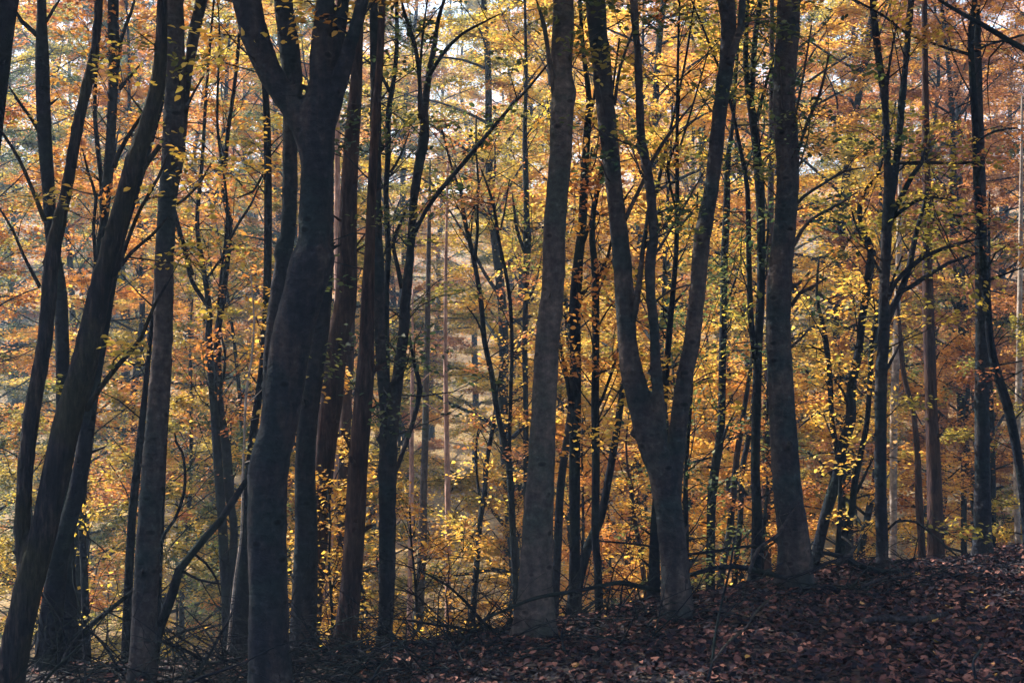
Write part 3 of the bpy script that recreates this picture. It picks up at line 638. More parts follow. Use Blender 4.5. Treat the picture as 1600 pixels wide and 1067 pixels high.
# ================================================================ centre
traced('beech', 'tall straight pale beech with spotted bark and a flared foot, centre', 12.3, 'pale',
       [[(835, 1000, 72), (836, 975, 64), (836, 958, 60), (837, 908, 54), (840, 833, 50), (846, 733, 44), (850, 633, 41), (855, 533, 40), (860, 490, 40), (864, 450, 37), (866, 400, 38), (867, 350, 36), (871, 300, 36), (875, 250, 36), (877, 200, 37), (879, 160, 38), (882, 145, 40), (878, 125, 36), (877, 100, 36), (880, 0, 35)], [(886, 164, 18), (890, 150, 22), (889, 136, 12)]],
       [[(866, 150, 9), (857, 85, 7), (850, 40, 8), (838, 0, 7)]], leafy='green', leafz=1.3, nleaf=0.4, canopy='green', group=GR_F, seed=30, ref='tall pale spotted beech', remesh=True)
traced('beech', 'dark stem with a faint double bend, directly right of the tall pale beech', 14, 'dark',
       [[(893, 985, 25), (895, 960, 22), (897, 920, 19), (898, 833, 17), (898, 733, 18), (899, 633, 19), (899, 533, 18), (898, 480, 18), (902, 425, 17), (910, 350, 14), (913, 275, 13), (918, 200, 12), (920, 150, 9), (911, 75, 7), (906, 0, 6)]],
       [[(893, 640, 7), (885, 590, 6), (875, 538, 5), (872, 510, 3)], [(916, 210, 6), (925, 170, 5), (935, 110, 4), (940, 60, 3)], [(908, 390, 5), (922, 350, 4), (932, 300, 4), (938, 262, 3)]],
       leafy='gold', canopy='orange', group=GR_F, seed=31, nleaf=.5)
traced('beech', 'slender stem slanting into the dark double-bent stem from below left', 14.5, 'beech',
       [[(865, 965, 17), (868, 920, 14), (872, 833, 14), (876, 760, 13), (884, 700, 12), (892, 640, 10), (900, 560, 9), (906, 460, 7), (912, 350, 5), (925, 230, 3)]], group=GR_M, seed=32)
traced('beech', 'upright narrow stem with one side shoot, left of the great forked beech', 13.7, 'dark',
       [[(938, 970, 16), (936, 940, 14), (934, 883, 13), (930, 833, 13), (931, 733, 13), (930, 633, 13), (931, 533, 12), (930, 425, 12), (925, 375, 10), (928, 325, 9), (934, 295, 9), (941, 265, 6), (948, 215, 5), (956, 150, 4), (968, 60, 3)]],
       [[(932, 440, 6), (941, 420, 5), (950, 400, 5), (960, 355, 4), (968, 325, 4), (990, 290, 3)], [(934, 636, 6), (942, 620, 5), (950, 598, 5), (962, 563, 5), (968, 530, 3)], [(928, 535, 4), (940, 500, 3), (960, 470, 3)]],
       leafy='orange', group=GR_M, seed=33, ref='upright narrow stem')
traced('beech', 'thin trunk curving in a bow towards the great forked beech', 15, 'dark',
       [[(899, 965, 16), (905, 910, 15), (920, 850, 16), (938, 812, 14), (950, 753, 13), (962, 683, 12), (973, 610, 11), (984, 540, 10), (996, 450, 8), (1006, 380, 7), (1025, 300, 6), (1048, 200, 5), (1070, 100, 4), (1085, 0, 3)]], group=GR_M, seed=34, leafy='gold', nleaf=.5)
traced('beech', 'great forked beech splitting into three tall limbs, right of centre', 12.6, 'mid',
       [[(1058, 955, 52), (1058, 940, 47), (1056, 908, 45), (1052, 858, 44), (1046, 808, 45), (1041, 770, 47), (1034, 735, 50), (1018, 695, 48), (1003, 640, 44), (987, 583, 37), (980, 533, 31), (975, 450, 31), (971, 400, 31), (966, 350, 29), (960, 300, 28), (955, 250, 28), (949, 200, 30), (944, 150, 31), (940, 100, 31), (934, 50, 32), (930, 0, 33)],
        [(1046, 790, 36), (1050, 760, 34), (1053, 733, 31), (1058, 683, 30), (1064, 633, 29), (1071, 583, 27), (1081, 533, 27), (1090, 450, 26), (1094, 400, 28), (1101, 350, 28), (1111, 300, 24), (1117, 250, 25), (1122, 200, 24), (1128, 150, 25), (1135, 100, 25), (1139, 50, 27), (1135, 0, 27)],
        [(1036, 740, 24), (1032, 680, 22), (1030, 633, 20), (1025, 583, 19), (1023, 533, 16), (1021, 500, 17), (1016, 450, 17), (1017, 400, 18), (1022, 375, 16), (1020, 335, 17), (1013, 275, 16), (1006, 240, 17), (1002, 215, 15), (999, 150, 14), (996, 75, 13), (993, 50, 14), (990, 0, 14)], [(1003, 240, 14), (1002, 230, 18), (1004, 220, 10)]],
       [[(982, 520, 12), (992, 490, 10), (1000, 435, 9), (1005, 385, 7), (1010, 350, 5), (1012, 325, 3)],
        [(1138, 100, 14), (1148, 72, 13), (1157, 45, 12), (1160, 0, 11), (1161, -20, 9)],
        [(974, 350, 7), (985, 325, 7), (1002, 290, 6), (1020, 250, 6), (1035, 225, 6), (1060, 190, 4), (1085, 160, 3)],
        [(1020, 400, 6), (1030, 388, 5), (1065, 330, 4), (1085, 295, 3), (1100, 268, 3)],
        [(1020, 475, 5), (1045, 455, 4), (1075, 445, 3)], [(960, 165, 6), (968, 110, 5), (985, 60, 4), (1000, 20, 3)],
        [(1022, 335, 5), (1050, 325, 4), (1082, 332, 3)]],
       leafy='green', leafz=1.2, nleaf=0.35, canopy='green', group=GR_F, seed=35, ref='great forked beech', remesh=0.015)
traced('beech', 'stout dark foot half hidden behind the left side of the great forked beech', 14, 'dark',
       [[(1021, 950, 21), (1022, 900, 19), (1024, 820, 15), (1030, 740, 14), (1036, 650, 12), (1046, 520, 10), (1056, 400, 8), (1058, 300, 7), (1058, 180, 5), (1060, 60, 4), (1062, 0, 3)]],
       [[(1056, 330, 4), (1043, 262, 5), (1056, 225, 4), (1062, 150, 3)], [(1052, 260, 4), (1072, 200, 4), (1107, 80, 3)]], leafy='olive', group=GR_M, seed=36)
traced('beech', 'reddish sapling bending left, framed low between the bow-shaped trunk and the forked beech', 17.5, 'pine',
       [[(1008, 915, 8), (1004, 890, 8), (998, 845, 8), (992, 813, 8), (986, 760, 8), (982, 740, 4), (978, 690, 3), (984, 640, 2)]], leafy='gold', group=GR_M, seed=37, nleaf=1, lowleaf=True)
traced('beech', 'thin stem with leafy green side sprays touching the right of the forked beech', 16, 'dark',
       [[(1072, 910, 9), (1072, 830, 9), (1071, 760, 8), (1074, 700, 7), (1080, 620, 5), (1084, 500, 4), (1090, 300, 3)]], leafy='green', group=GR_M, seed=38, nleaf=1.3, lowleaf=True)
traced('beech', 'thin ivy-rough trunk midway between the forked beech and the tall smooth trunk', 17, 'dark',
       [[(1110, 905, 15), (1111, 833, 14), (1112, 783, 15), (1117, 733, 15), (1125, 683, 14), (1128, 633, 12), (1129, 533, 12), (1131, 470, 12), (1132, 400, 12), (1135, 330, 12), (1137, 260, 10), (1140, 230, 8), (1146, 180, 6), (1154, 60, 4), (1158, 0, 3)]],
       [[(1120, 710, 5), (1135, 670, 4), (1150, 640, 3)], [(1134, 480, 4), (1148, 440, 4), (1160, 400, 3)], [(1135, 430, 4), (1120, 410, 3), (1105, 395, 2)]], leafy='olive', group=GR_M, seed=39, ref='ivy-rough trunk')
traced('beech', 'wispy stem slanting right, left one of a crossing pair before the tall smooth trunk', 18, 'beech',
       [[(1127, 900, 12), (1134, 860, 12), (1140, 833, 12), (1145, 773, 11), (1152, 708, 10), (1160, 658, 9), (1172, 583, 7), (1184, 500, 6), (1196, 400, 4)]], group=GR_M, seed=40)
traced('beech', 'wispy stem slanting right, right one of a crossing pair before the tall smooth trunk', 18.6, 'dark',
       [[(1148, 900, 10), (1152, 860, 9), (1157, 813, 9), (1160, 733, 9), (1170, 683, 8), (1180, 600, 6), (1192, 520, 5)]], leafy='green', group=GR_M, seed=41, lowleaf=True, nleaf=.8)
traced('beech', 'black trunk with a narrow wishbone fork, left of the tall smooth trunk', 15.4, 'dark',
       [[(1182, 905, 19), (1182, 883, 18), (1183, 808, 17), (1180, 733, 15), (1182, 633, 15), (1185, 533, 14), (1189, 450, 13), (1189, 350, 14), (1187, 290, 16), (1181, 225, 14), (1174, 170, 13), (1170, 150, 11), (1165, 100, 9), (1166, 50, 8), (1168, 0, 7)],
        [(1174, 165, 9), (1176, 125, 9), (1180, 60, 9), (1188, 0, 8)],
        [(1180, 560, 10), (1175, 520, 10), (1172, 470, 10), (1170, 400, 9), (1168, 300, 8), (1160, 250, 7), (1150, 200, 6), (1140, 155, 5), (1128, 120, 4), (1105, 60, 4), (1080, 0, 3)]],
       [[(1182, 190, 7), (1192, 150, 6), (1202, 115, 4), (1210, 90, 3)], [(1190, 430, 4), (1200, 360, 4), (1196, 310, 3)]], leafy='green', canopy='green', group=GR_F, seed=42, nleaf=.5)
traced('pine', 'reddish furrowed trunk tucked behind the left side of the tall smooth trunk', 20, 'pine',
       [[(1199, 905, 16), (1197, 850, 15), (1197, 733, 14), (1200, 600, 13), (1203, 500, 13), (1203, 400, 12), (1205, 200, 9), (1206, 0, 7)]], group=GR_B, seed=43)
# ================================================================ right third
traced('beech', 'tall smooth trunk with a gentle S bend, thickest on the right side', 13.3, 'mid',
       [[(1243, 925, 64), (1243, 905, 56), (1243, 883, 52), (1240, 833, 50), (1233, 783, 48), (1228, 733, 47), (1221, 633, 42), (1217, 533, 40), (1216, 500, 39), (1218, 440, 39), (1221, 400, 39), (1226, 350, 38), (1230, 300, 37), (1231, 250, 37), (1228, 200, 38), (1225, 150, 35), (1227, 100, 38), (1231, 50, 38), (1233, 0, 37)]],
       [[(1236, 478, 7), (1250, 458, 6), (1270, 448, 5), (1292, 434, 3)], [(1234, 395, 6), (1246, 372, 6), (1265, 345, 5), (1300, 325, 4), (1340, 300, 3)], [(1240, 325, 6), (1255, 308, 5), (1290, 285, 4), (1320, 268, 4), (1352, 262, 2)],
        [(1232, 545, 5), (1250, 530, 4), (1268, 510, 3)], [(1240, 260, 5), (1262, 190, 5), (1280, 150, 5), (1296, 85, 4)], [(1237, 210, 4), (1255, 120, 4), (1268, 40, 3)]],
       leafy='green', leafz=0.9, nleaf=0.5, canopy='green', group=GR_F, seed=44, ref='tall S-bend trunk', remesh=True, twig=.35)
traced('beech', 'crooked many-stemmed dark tree leaning right between the S-bend trunk and the next', 16, 'dark',
       [[(1272, 880, 19), (1278, 858, 18), (1289, 808, 18), (1300, 770, 19), (1311, 733, 20), (1316, 698, 18), (1329, 658, 18), (1330, 608, 15), (1340, 558, 14), (1344, 533, 12), (1347, 500, 12), (1357, 435, 14), (1362, 395, 14), (1357, 375, 9), (1345, 350, 7), (1343, 320, 7), (1355, 295, 7), (1370, 275, 6), (1385, 230, 4), (1400, 160, 3)],
        [(1314, 720, 9), (1308, 700, 9), (1300, 658, 9), (1296, 583, 9), (1290, 533, 9), (1284, 500, 7), (1276, 460, 5), (1280, 400, 3)],
        [(1311, 885, 13), (1313, 870, 12), (1320, 833, 12), (1331, 798, 12), (1335, 758, 11), (1345, 708, 10), (1355, 658, 9), (1360, 583, 9), (1362, 533, 9), (1372, 490, 7), (1390, 450, 5), (1410, 400, 3)]],
       [[(1308, 870, 8), (1311, 830, 8), (1313, 770, 8), (1312, 735, 6)], [(1307, 735, 6), (1290, 742, 6), (1281, 745, 5)], [(1298, 640, 4), (1270, 650, 4), (1248, 668, 3)], [(1330, 640, 4), (1310, 600, 4), (1280, 570, 3)],
        [(1338, 770, 5), (1355, 735, 4), (1365, 715, 3)], [(1362, 400, 5), (1350, 372, 5), (1335, 345, 4), (1330, 320, 3)]],
       leafy='gold', group=GR_M, seed=45, ref='crooked many-stemmed tree', twig=.3, nleaf=.7)
traced('beech', 'straight grey trunk dividing into three slim upper stems, with fanned branches on its right', 14.4, 'beech',
       [[(1379, 890, 22), (1379, 870, 19), (1377, 800, 19), (1376, 733, 19), (1376, 633, 20), (1377, 580, 20), (1381, 530, 19), (1382, 450, 17), (1386, 350, 18), (1389, 310, 19), (1387, 270, 13), (1385, 200, 11), (1381, 150, 12), (1374, 100, 12), (1368, 50, 13), (1363, 0, 10)],
        [(1391, 320, 14), (1398, 275, 13), (1402, 245, 13), (1406, 200, 12), (1410, 150, 13), (1415, 100, 11), (1419, 50, 12), (1424, 0, 11)],
        [(1384, 185, 6), (1390, 100, 6), (1400, 45, 5), (1408, 0, 4)]],
       [[(1391, 350, 8), (1398, 330, 8), (1412, 300, 8), (1425, 275, 8), (1440, 255, 6), (1446, 230, 3)],
        [(1384, 510, 11), (1392, 490, 10), (1405, 460, 10), (1420, 420, 10), (1430, 370, 8), (1445, 315, 6), (1450, 285, 4)],
        [(1386, 470, 8), (1400, 440, 7), (1425, 415, 8), (1450, 398, 7), (1475, 388, 6), (1520, 375, 4), (1545, 368, 3)],
        [(1388, 490, 6), (1402, 462, 6), (1425, 447, 7), (1450, 430, 8), (1485, 410, 6), (1520, 398, 4), (1540, 388, 3)],
        [(1390, 345, 6), (1408, 330, 6), (1430, 315, 5), (1450, 308, 5), (1480, 312, 3), (1500, 318, 2)],
        [(1384, 580, 5), (1392, 565, 5), (1402, 545, 4), (1412, 530, 3)], [(1384, 830, 4), (1400, 815, 4), (1430, 815, 4), (1455, 833, 4), (1480, 855, 4), (1497, 870, 3)],
        [(1400, 257, 4), (1440, 253, 4), (1480, 255, 3), (1520, 252, 2)], [(1378, 430, 4), (1362, 400, 4), (1345, 372, 3), (1335, 345, 2)]],
       leafy='olive', canopy='green', group=GR_F, seed=46, ref='grey trunk with fanned branches', remesh=True, twig=.3, nleaf=.35)
traced('pine', 'dark red pine trunk with a bright pink left edge, right side', 18, 'pine',
       [[(1464, 885, 29), (1463, 870, 27), (1462, 833, 26), (1459, 733, 23), (1455, 633, 20), (1452, 533, 19), (1450, 470, 18), (1449, 400, 16), (1448, 300, 13), (1446, 150, 11), (1444, 0, 9)]],
       [[(1464, 660, 4), (1470, 645, 3)], [(1462, 800, 4), (1478, 790, 3)]], canopy='orange', group=GR_M, seed=47, ref='dark red pine')
traced('birch', 'white-barked birch catching the sun, left of the dark red pine', 19.5, 'birch',
       [[(1394, 880, 13), (1396, 833, 12), (1396, 733, 12), (1397, 633, 12), (1400, 560, 12), (1402, 480, 10), (1405, 350, 8), (1408, 200, 6)]], group=GR_B, seed=48, cat='birch tree')
traced('pine', 'grey-brown trunk wedged between the white-barked birch and the dark red pine', 19, 'pine',
       [[(1441, 885, 12), (1440, 850, 12), (1436, 783, 13), (1433, 700, 10), (1426, 640, 9), (1413, 590, 9), (1408, 540, 8), (1400, 440, 6)]], group=GR_B, seed=49)
traced('beech', 'straight grey trunk beneath the curved dark stem, near the right edge', 15.6, 'beech',
       [[(1537, 880, 36), (1536, 860, 32), (1535, 833, 29), (1535, 733, 25), (1534, 633, 24), (1535, 533, 22), (1534, 450, 21), (1533, 400, 20), (1532, 300, 18), (1530, 200, 15), (1528, 80, 12), (1527, 0, 10)]],
       leafy='rust', leafz=0.9, nleaf=0.6, canopy='rust', group=GR_F, seed=50, ref='straight grey trunk near the right edge', remesh=True)
traced('beech', 'dark trunk hidden but for a strip behind the straight grey trunk, right edge', 19, 'dark',
       [[(1551, 880, 14), (1550, 840, 13), (1550, 750, 12), (1549, 650, 9), (1546, 560, 7), (1545, 440, 6), (1546, 300, 4)]], group=GR_M, seed=51, leafy='rust')
traced('beech', 'sinuous dark stem sweeping down to the right edge', 14.6, 'dark',
       [[(1612, 900, 18), (1606, 850, 16), (1601, 783, 15), (1594, 733, 15), (1585, 683, 16), (1574, 633, 17), (1558, 583, 15), (1547, 530, 13), (1541, 450, 13), (1535, 400, 14), (1531, 350, 13), (1527, 300, 13), (1525, 250, 11), (1524, 200, 12), (1521, 150, 12), (1518, 100, 10), (1517, 50, 11), (1522, 20, 10), (1523, 0, 9)]],
       [[(1516, 86, 6), (1495, 80, 5), (1462, 70, 4), (1415, 52, 4), (1380, 25, 4), (1335, 0, 3), (1320, -10, 2)],
        [(1520, 82, 5), (1540, 72, 4), (1570, 63, 4), (1602, 55, 3)], [(1530, 330, 5), (1500, 338, 4), (1470, 330, 3)], [(1524, 255, 5), (1490, 255, 4), (1450, 256, 3), (1410, 258, 2)],
        [(1540, 440, 5), (1565, 430, 4), (1600, 418, 3)], [(1528, 220, 4), (1555, 205, 3), (1590, 200, 2)], [(1539, 430, 4), (1556, 395, 3), (1580, 380, 2)]],
       leafy='rust', canopy='rust', group=GR_F, seed=52, ref='sinuous dark stem', twig=.28, nleaf=.7)
traced('beech', 'tree outside the right edge whose long bough crosses the upper right corner', 12.5, 'dark',
       [[(1730, 900, 40), (1715, 600, 36), (1700, 300, 32), (1690, 120, 28), (1685, 0, 24)]],
       [[(1692, 110, 12), (1640, 92, 10), (1600, 77, 9), (1570, 60, 8.5), (1540, 42, 8), (1500, 20, 6), (1467, 0, 5), (1450, -14, 4)]],
       canopy='rust', group=GR_F, seed=53, twig=.6)
traced('birch', 'narrow sunlit trunk at the very right edge', 18.5, 'birch',
       [[(1592, 875, 10), (1590, 840, 10), (1588, 740, 9), (1589, 690, 10), (1592, 600, 11), (1593, 500, 9), (1595, 350, 7), (1597, 150, 5)]], group=GR_B, seed=54, cat='birch tree')

# ================================================================ leafy trees behind: prototypes, then copies
def proto(seed, H, base, R, nl, sub, per, leaf, r0, tube_seg=8):
    """a whole leafy beech: trunk with limbs, and a crown of flat sprays"""
    g = rng(seed); tm = Mesher(); segs = []
    lean = g.normal(0, 0.03, 2)
    n = 9; hs = np.linspace(0, 1, n)
    wob = np.cumsum(g.normal(0, 0.012 * H, (n, 2)), axis=0) * 0.6
    tp = np.stack([wob[:, 0] + lean[0] * hs * H, wob[:, 1] + lean[1] * hs * H, hs * H], 1); tp[0, :2] = 0
    tp[0, 2] = -0.2
    tr = r0 * (1 - hs) ** 0.8 + 0.012
    tm.tube(tp, tr, 0.5, tube_seg, 0.04, seed, 0.25)
    c, r = catmull(tp, tr, 0.25)
    for i in range(nl):
        h = base + (0.98 - base) * ((i + g.uniform(0, 1)) / nl) ** 0.95
        j = int(h * (len(c) - 1)); p = c[j]
        az = i * 2.4 + g.normal(0, .4); u = (h - base) / (1 - base + 1e-6)
        ln = R * (0.45 + 0.9 * math.sin(math.pi * min(1, 0.18 + 0.8 * u)) ** 0.8) * g.uniform(.7, 1.15) * 0.85
        el = math.radians(g.uniform(15, 48) + 18 * u)
        d = np.array([math.cos(az) * math.cos(el), math.sin(az) * math.cos(el), math.sin(el)]); q = [p]
        for k in range(5):
            d = norm(d + g.normal(0, .12, 3) - np.array([0, 0, .09])); q.append(q[-1] + d * ln / 5)
        rl = max(0.012, min(r[j] * 0.5, 0.05)); q = np.array(q)
        tm.tube(q, np.linspace(rl, 0.005, 6), 0.35, 5)
        for k in range(sub):
            t = g.uniform(0.15, 1.0) * 5; a = min(int(t), 4); s0 = q[a] + (q[a + 1] - q[a]) * (t - a)
            az2 = az + g.choice([-1, 1]) * g.uniform(.2, 1.3); l2 = ln * g.uniform(.22, .45)
            e = s0 + np.array([math.cos(az2), math.sin(az2), g.uniform(-.14, .2)]) * l2
            mid = (s0 + e) / 2 + g.normal(0, .05, 3)
            tm.tube([s0, mid, e], [0.009, 0.006, 0.003], 0.4, 3)
            segs.append((s0, e)); segs.append((s0, mid))
    O = np.array([a for a, b in segs]); E = np.array([b for a, b in segs]); D = E - O; L = np.linalg.norm(D, axis=1) * g.uniform(.8, 1.25, len(O))
    D[:, 2] *= 0.5
    C, A, N, l, w, ti = sprays(g, O, D, L, np.clip(L * .45, .12, .5), per, leaf, 0.5, 0.10, 0.05)
    V, F = leaf_verts(C, A, N, l, w)
    return tm.mesh('leafy_tree_trunk', BARK['dark']), mesh_from('leafy_tree_crown', V, [F], [LEAF['gold']], False, ti)

T_TALL = [proto(s, 17.5, 0.10, 2.6, 50, 6, 108, 0.063, 0.10) for s in (101, 102, 103, 104)]
T_MID = [proto(s, 9.0, 0.08, 1.9, 26, 5, 60, 0.063, 0.055) for s in (111, 112, 113)]
T_BUSH = [proto(s, 3.6, 0.05, 1.3, 15, 5, 46, 0.056, 0.022, 5) for s in (121, 122, 123)]
SEEN_LABELS = {}
REF.sort()
CNAME = {'gold': 'golden', 'orange': 'orange', 'rust': 'rust-brown', 'olive': 'yellow-green', 'green': 'dark green'}
def between(px):
    xs = [a for a, b in REF]
    if px < xs[0]: return 'left of the ' + REF[0][1]
    if px > xs[-1]: return 'right of the ' + REF[-1][1]
    for (a, ra), (b, rb) in zip(REF, REF[1:]):
        if a <= px <= b:
            return ('right behind the ' + ra) if px - a < 0.33 * (b - a) else ('just left of the ' + rb) if b - px < 0.33 * (b - a) else 'behind, from the %s' % ra + ' rightwards'
    return ''
WORDS = {'tall': ['tall', 'taller, more distant', 'most distant tall'], 'mid': ['half-grown', 'half-grown, farther', 'slender half-grown'], 'bush': ['low bushy', 'low, farther bushy', 'sprawling low']}
def leafy_tree(px, Y, kind, colr, g, bk='dark', sc=1.0, sink=0.0):
    T = {'tall': T_TALL, 'mid': T_MID, 'bush': T_BUSH}[kind]
    tm, cm = T[int(g.integers(0, len(T)))]
    X = (px - 800) * Y / FPX; z = float(height(X, Y)) - sink
    w = WORDS[kind][0 if Y < 24 else 1 if Y < 42 else 2]
    lab = '%s %s-leaved beech %s' % (w, CNAME[colr], between(px))
    k = SEEN_LABELS.get(lab, 0); SEEN_LABELS[lab] = k + 1
    root = thing('leafy_beech' if kind != 'bush' else 'beech_sapling', lab, 'tree' if kind != 'bush' else 'sapling', (X, Y, z),
                 {'tall': 'tall leafy beeches behind the slope', 'mid': 'half-grown leafy beeches behind the slope', 'bush': 'low beech saplings behind the slope'}[kind])
    s = sc * g.uniform(.88, 1.12); root.scale = (s * g.uniform(.92, 1.12), s * g.uniform(.92, 1.12), s); root.rotation_euler = (0, 0, g.uniform(0, 6.28))
    a = part('trunk', tm, root); b = part('crown', cm, root)
    a.material_slots[0].link = 'OBJECT'; a.material_slots[0].material = BARK[bk]
    b.material_slots[0].link = 'OBJECT'; b.material_slots[0].material = LEAF[colr]
    return root

def colour_at(px, g, near):
    """which kind of autumn colour stands where: rust and orange at the left, gold in the centre, green and rust right"""
    T = [(150, ['orange', 'olive', 'green', 'rust']), (380, ['olive', 'orange', 'green', 'rust']), (620, ['orange', 'olive', 'green', 'gold']), (840, ['rust', 'green', 'olive', 'olive']),
         (1180, ['gold', 'gold', 'gold', 'orange']), (1380, ['green', 'olive', 'rust', 'olive']), (9999, ['rust', 'orange', 'rust', 'green'])]
    for lim, c in T:
        if px < lim: return c[int(g.integers(0, len(c)))]

gb = rng(77)
# far and middle rows of whole trees
for (Y0, Y1, step, kind, sc_) in ((66, 80, 62, 'tall', 1.45), (46, 56, 78, 'tall', 1.3), (32, 40, 112, 'tall', 1.08), (25, 29, 180, 'tall', 0.95)):
    px = -260 + gb.uniform(0, step)
    while px < 1860:
        if not (Y0 < 60 and 655 < px < 745) and not (Y0 < 45 and -40 < px < 40):
            leafy_tree(px, gb.uniform(Y0, Y1), kind, colour_at(px, gb, Y0 < 40), gb, sc=sc_)
        px += step * gb.uniform(.75, 1.25)
for (Y0, Y1, step) in ((34, 44, 135), (21, 27, 150)):
    px = -240 + gb.uniform(0, step)
    while px < 1840:
        if not (640 < px < 740):
            leafy_tree(px, gb.uniform(Y0, Y1), 'mid', colour_at(px, gb, True), gb, sc=1.0)
        px += step * gb.uniform(.7, 1.3)
for (Y0, Y1, step) in ((17.5, 21, 140), (24, 32, 95)):
    px = -160 + gb.uniform(0, step)
    while px < 1760:
        if not (Y0 < 20 and (560 < px < 770 or 1350 < px < 1450)): leafy_tree(px, gb.uniform(Y0, Y1), 'bush', (['olive', 'green', 'green', 'gold'] if px < 480 else ['gold', 'gold', 'olive', 'orange'])[int(gb.integers(0, 4))], gb)
        px += step * gb.uniform(.7, 1.3)

def far_wood():
    g = rng(9); n = 9000
    Y = g.uniform(88, 170, n); px = g.uniform(-400, 2000, n); X = (px - 800) * Y / FPX
    z0 = height(X, Y); Z = z0 + g.uniform(0, 1, n) ** 0.8 * (21 + 3 * np.sin(X * .35) + 2 * np.sin(X * .9 + 1))
    a = g.uniform(0, 6.28, n)
    C, A, N, l, w, ti = sprays(g, np.stack([X, Y, Z], 1), np.stack([np.cos(a), np.sin(a), g.uniform(-.2, .3, n)], 1), g.uniform(1.4, 2.8, n), g.uniform(.8, 1.4, n), 46, 0.22, 0.7, 0.15, 0.35)
    V, F = leaf_verts(C, A, N, l, w)
    tm = Mesher()
    me = mesh_from('far_wood', V, [F], [LEAF['orange']], False, ti)
    o = link(bpy.data.objects.new('far_wood', me)); put(o, kind='stuff', label='distant autumn wood seen as one mass through the trunks', category='wood')
far_wood()

# ================================================================ unseen trees that shade the slope; right and rear ones added to block light
def side_tree(x, y, r, H, colr, seed, label):
    g = rng(seed); z = float(height(x, y)); ms = Mesher()
    pts = [np.array([x, y, z - .2])]; d = norm(np.array([g.normal(0, .06), g.normal(0, .06), 1]))
    for i in range(9): d = norm(d + g.normal(0, .04, 3) + np.array([0, 0, .1])); pts.append(pts[-1] + d * H / 9)
    ms.tube(pts, r * (1 - np.linspace(0, .9, 10)), .15, 16, .025, seed, .5)
    for i in range(10):
        j = int(g.integers(4, 9)); a = g.uniform(0, 6.28); dd = norm(np.array([math.cos(a), math.sin(a), .7])); q = [pts[j]]
        for _ in range(5): dd = norm(dd + g.normal(0, .1, 3)); q.append(q[-1] + dd * .55)
        ms.tube(q, np.linspace(r * .3, .006, 6), .3, 6)
    root = thing('beech', label, 'tree', (x, y, z), 'beeches just outside the picture')
    part('trunk', ms.mesh('side_trunk', BARK['beech'], (x, y, z)), root)
    for k in range(2 if x < 0 and y > 0 else 4):
        o = part('crown', CANOPY[k % 3], root); p = pts[6 + k]
        o.location = (p[0] - x + g.uniform(-1.2, 1.2), p[1] - y + g.uniform(-1.2, 1.2), p[2] - z); o.rotation_euler = (0, 0, g.uniform(0, 6.28)); s = g.uniform(1.0, 1.4); o.scale = (s, s, s * .9)
        o.material_slots[0].link = 'OBJECT'; o.material_slots[0].material = LEAF[colr]
SIDE = [(-7.2, 9.5, .16, 13, 'orange', 'smooth trunk outside the left edge, nearest to the slope'), (-9.5, 13.5, .15, 14, 'gold', 'trunk outside the left edge, behind the nearest one'),
        (-12.5, 9, .18, 14, 'olive', 'trunk farthest out to the left'), (-8.3, 18, .14, 15, 'rust', 'trunk outside the left edge, deepest in the wood'),
        (-14, 16, .17, 15, 'gold', 'trunk far out left in the second row'), (8.4, 12.5, .16, 13, 'orange', 'unseen trunk added to block light outside the right edge'),
  (7.5, 6.5, .17, 13, 'olive', 'unseen trunk added to block light, right of the viewpoint'),
        (10.5, 1.5, .18, 14, 'gold', 'unseen trunk added to block light, right of the viewpoint, one row out'), (3.5, -5, .16, 13, 'orange', 'unseen trunk added to block light behind the viewpoint, to the right'),
        (-4, -7, .17, 13, 'olive', 'unseen trunk added to block light behind the viewpoint, to the left'), (9, -8, .17, 14, 'rust', 'unseen trunk added to block light, farthest behind the viewpoint')]
for i, (x, y, r, H, c, lb) in enumerate(SIDE): side_tree(x, y, r, H, c, 400 + i, lb)

# ================================================================ dead wood on the crest
def fallen(label, pts, bk, seed, Y=None, twig=.4, name='fallen_branch', lift=0.0):
    """pts: (x, y, width, Y) in the photograph, each with its own distance"""
    g = rng(seed); w = [P(x, y, yy) + np.array([0, 0, lift]) for (x, y, wd, yy) in pts]; r = [max(wd, 1.3) * .5 * yy / FPX for (x, y, wd, yy) in pts]
    org = w[0].copy(); root = thing(name, label, 'fallen branch', org, 'dead branches lying on the slope')
    ms = Mesher(); ms.tube(w, r, .08, 8, .06, seed); c, rr = catmull(w, r, .08)
    if twig: add_twigs(ms, g, c, rr, twig, .8)
    part('limb', ms.mesh(name, BARK[bk], org), root)
fallen('long dead bough arching in front of the tall pale beech', [(760, 965, 4, 12.2), (800, 948, 5, 12), (840, 933, 6, 11.9), (900, 923, 7, 12), (940, 915, 7, 12.2), (970, 910, 8, 12.4), (1010, 918, 8, 12.7), (1050, 925, 5, 12.9)], 'dark', 501, twig=.2)
fallen('thin dead bough running level left of the forked beech foot', [(935, 845, 3, 13), (975, 848, 3.5, 13), (1015, 853, 3.5, 13), (1040, 862, 2, 13)], 'dark', 502)
fallen('thin dead bough running level right of the forked beech foot', [(1074, 866, 4, 13), (1125, 860, 5, 13), (1170, 853, 4, 13.1), (1200, 858, 3, 13.1)], 'dark', 503)
fallen('thick dead limb between the forked beech and the S-bend trunk', [(1078, 898, 7, 12.9), (1110, 889, 8, 12.9), (1150, 885, 8, 13), (1190, 893, 8, 13), (1230, 903, 6, 13)], 'dark', 504, twig=.2)
fallen('dead bough sloping away from the foot of the S-bend trunk', [(1170, 895, 5, 12.4), (1185, 858, 6, 12.5), (1215, 835, 5, 12.6), (1232, 808, 4, 12.7), (1250, 785, 3, 12.8)], 'dead', 505)
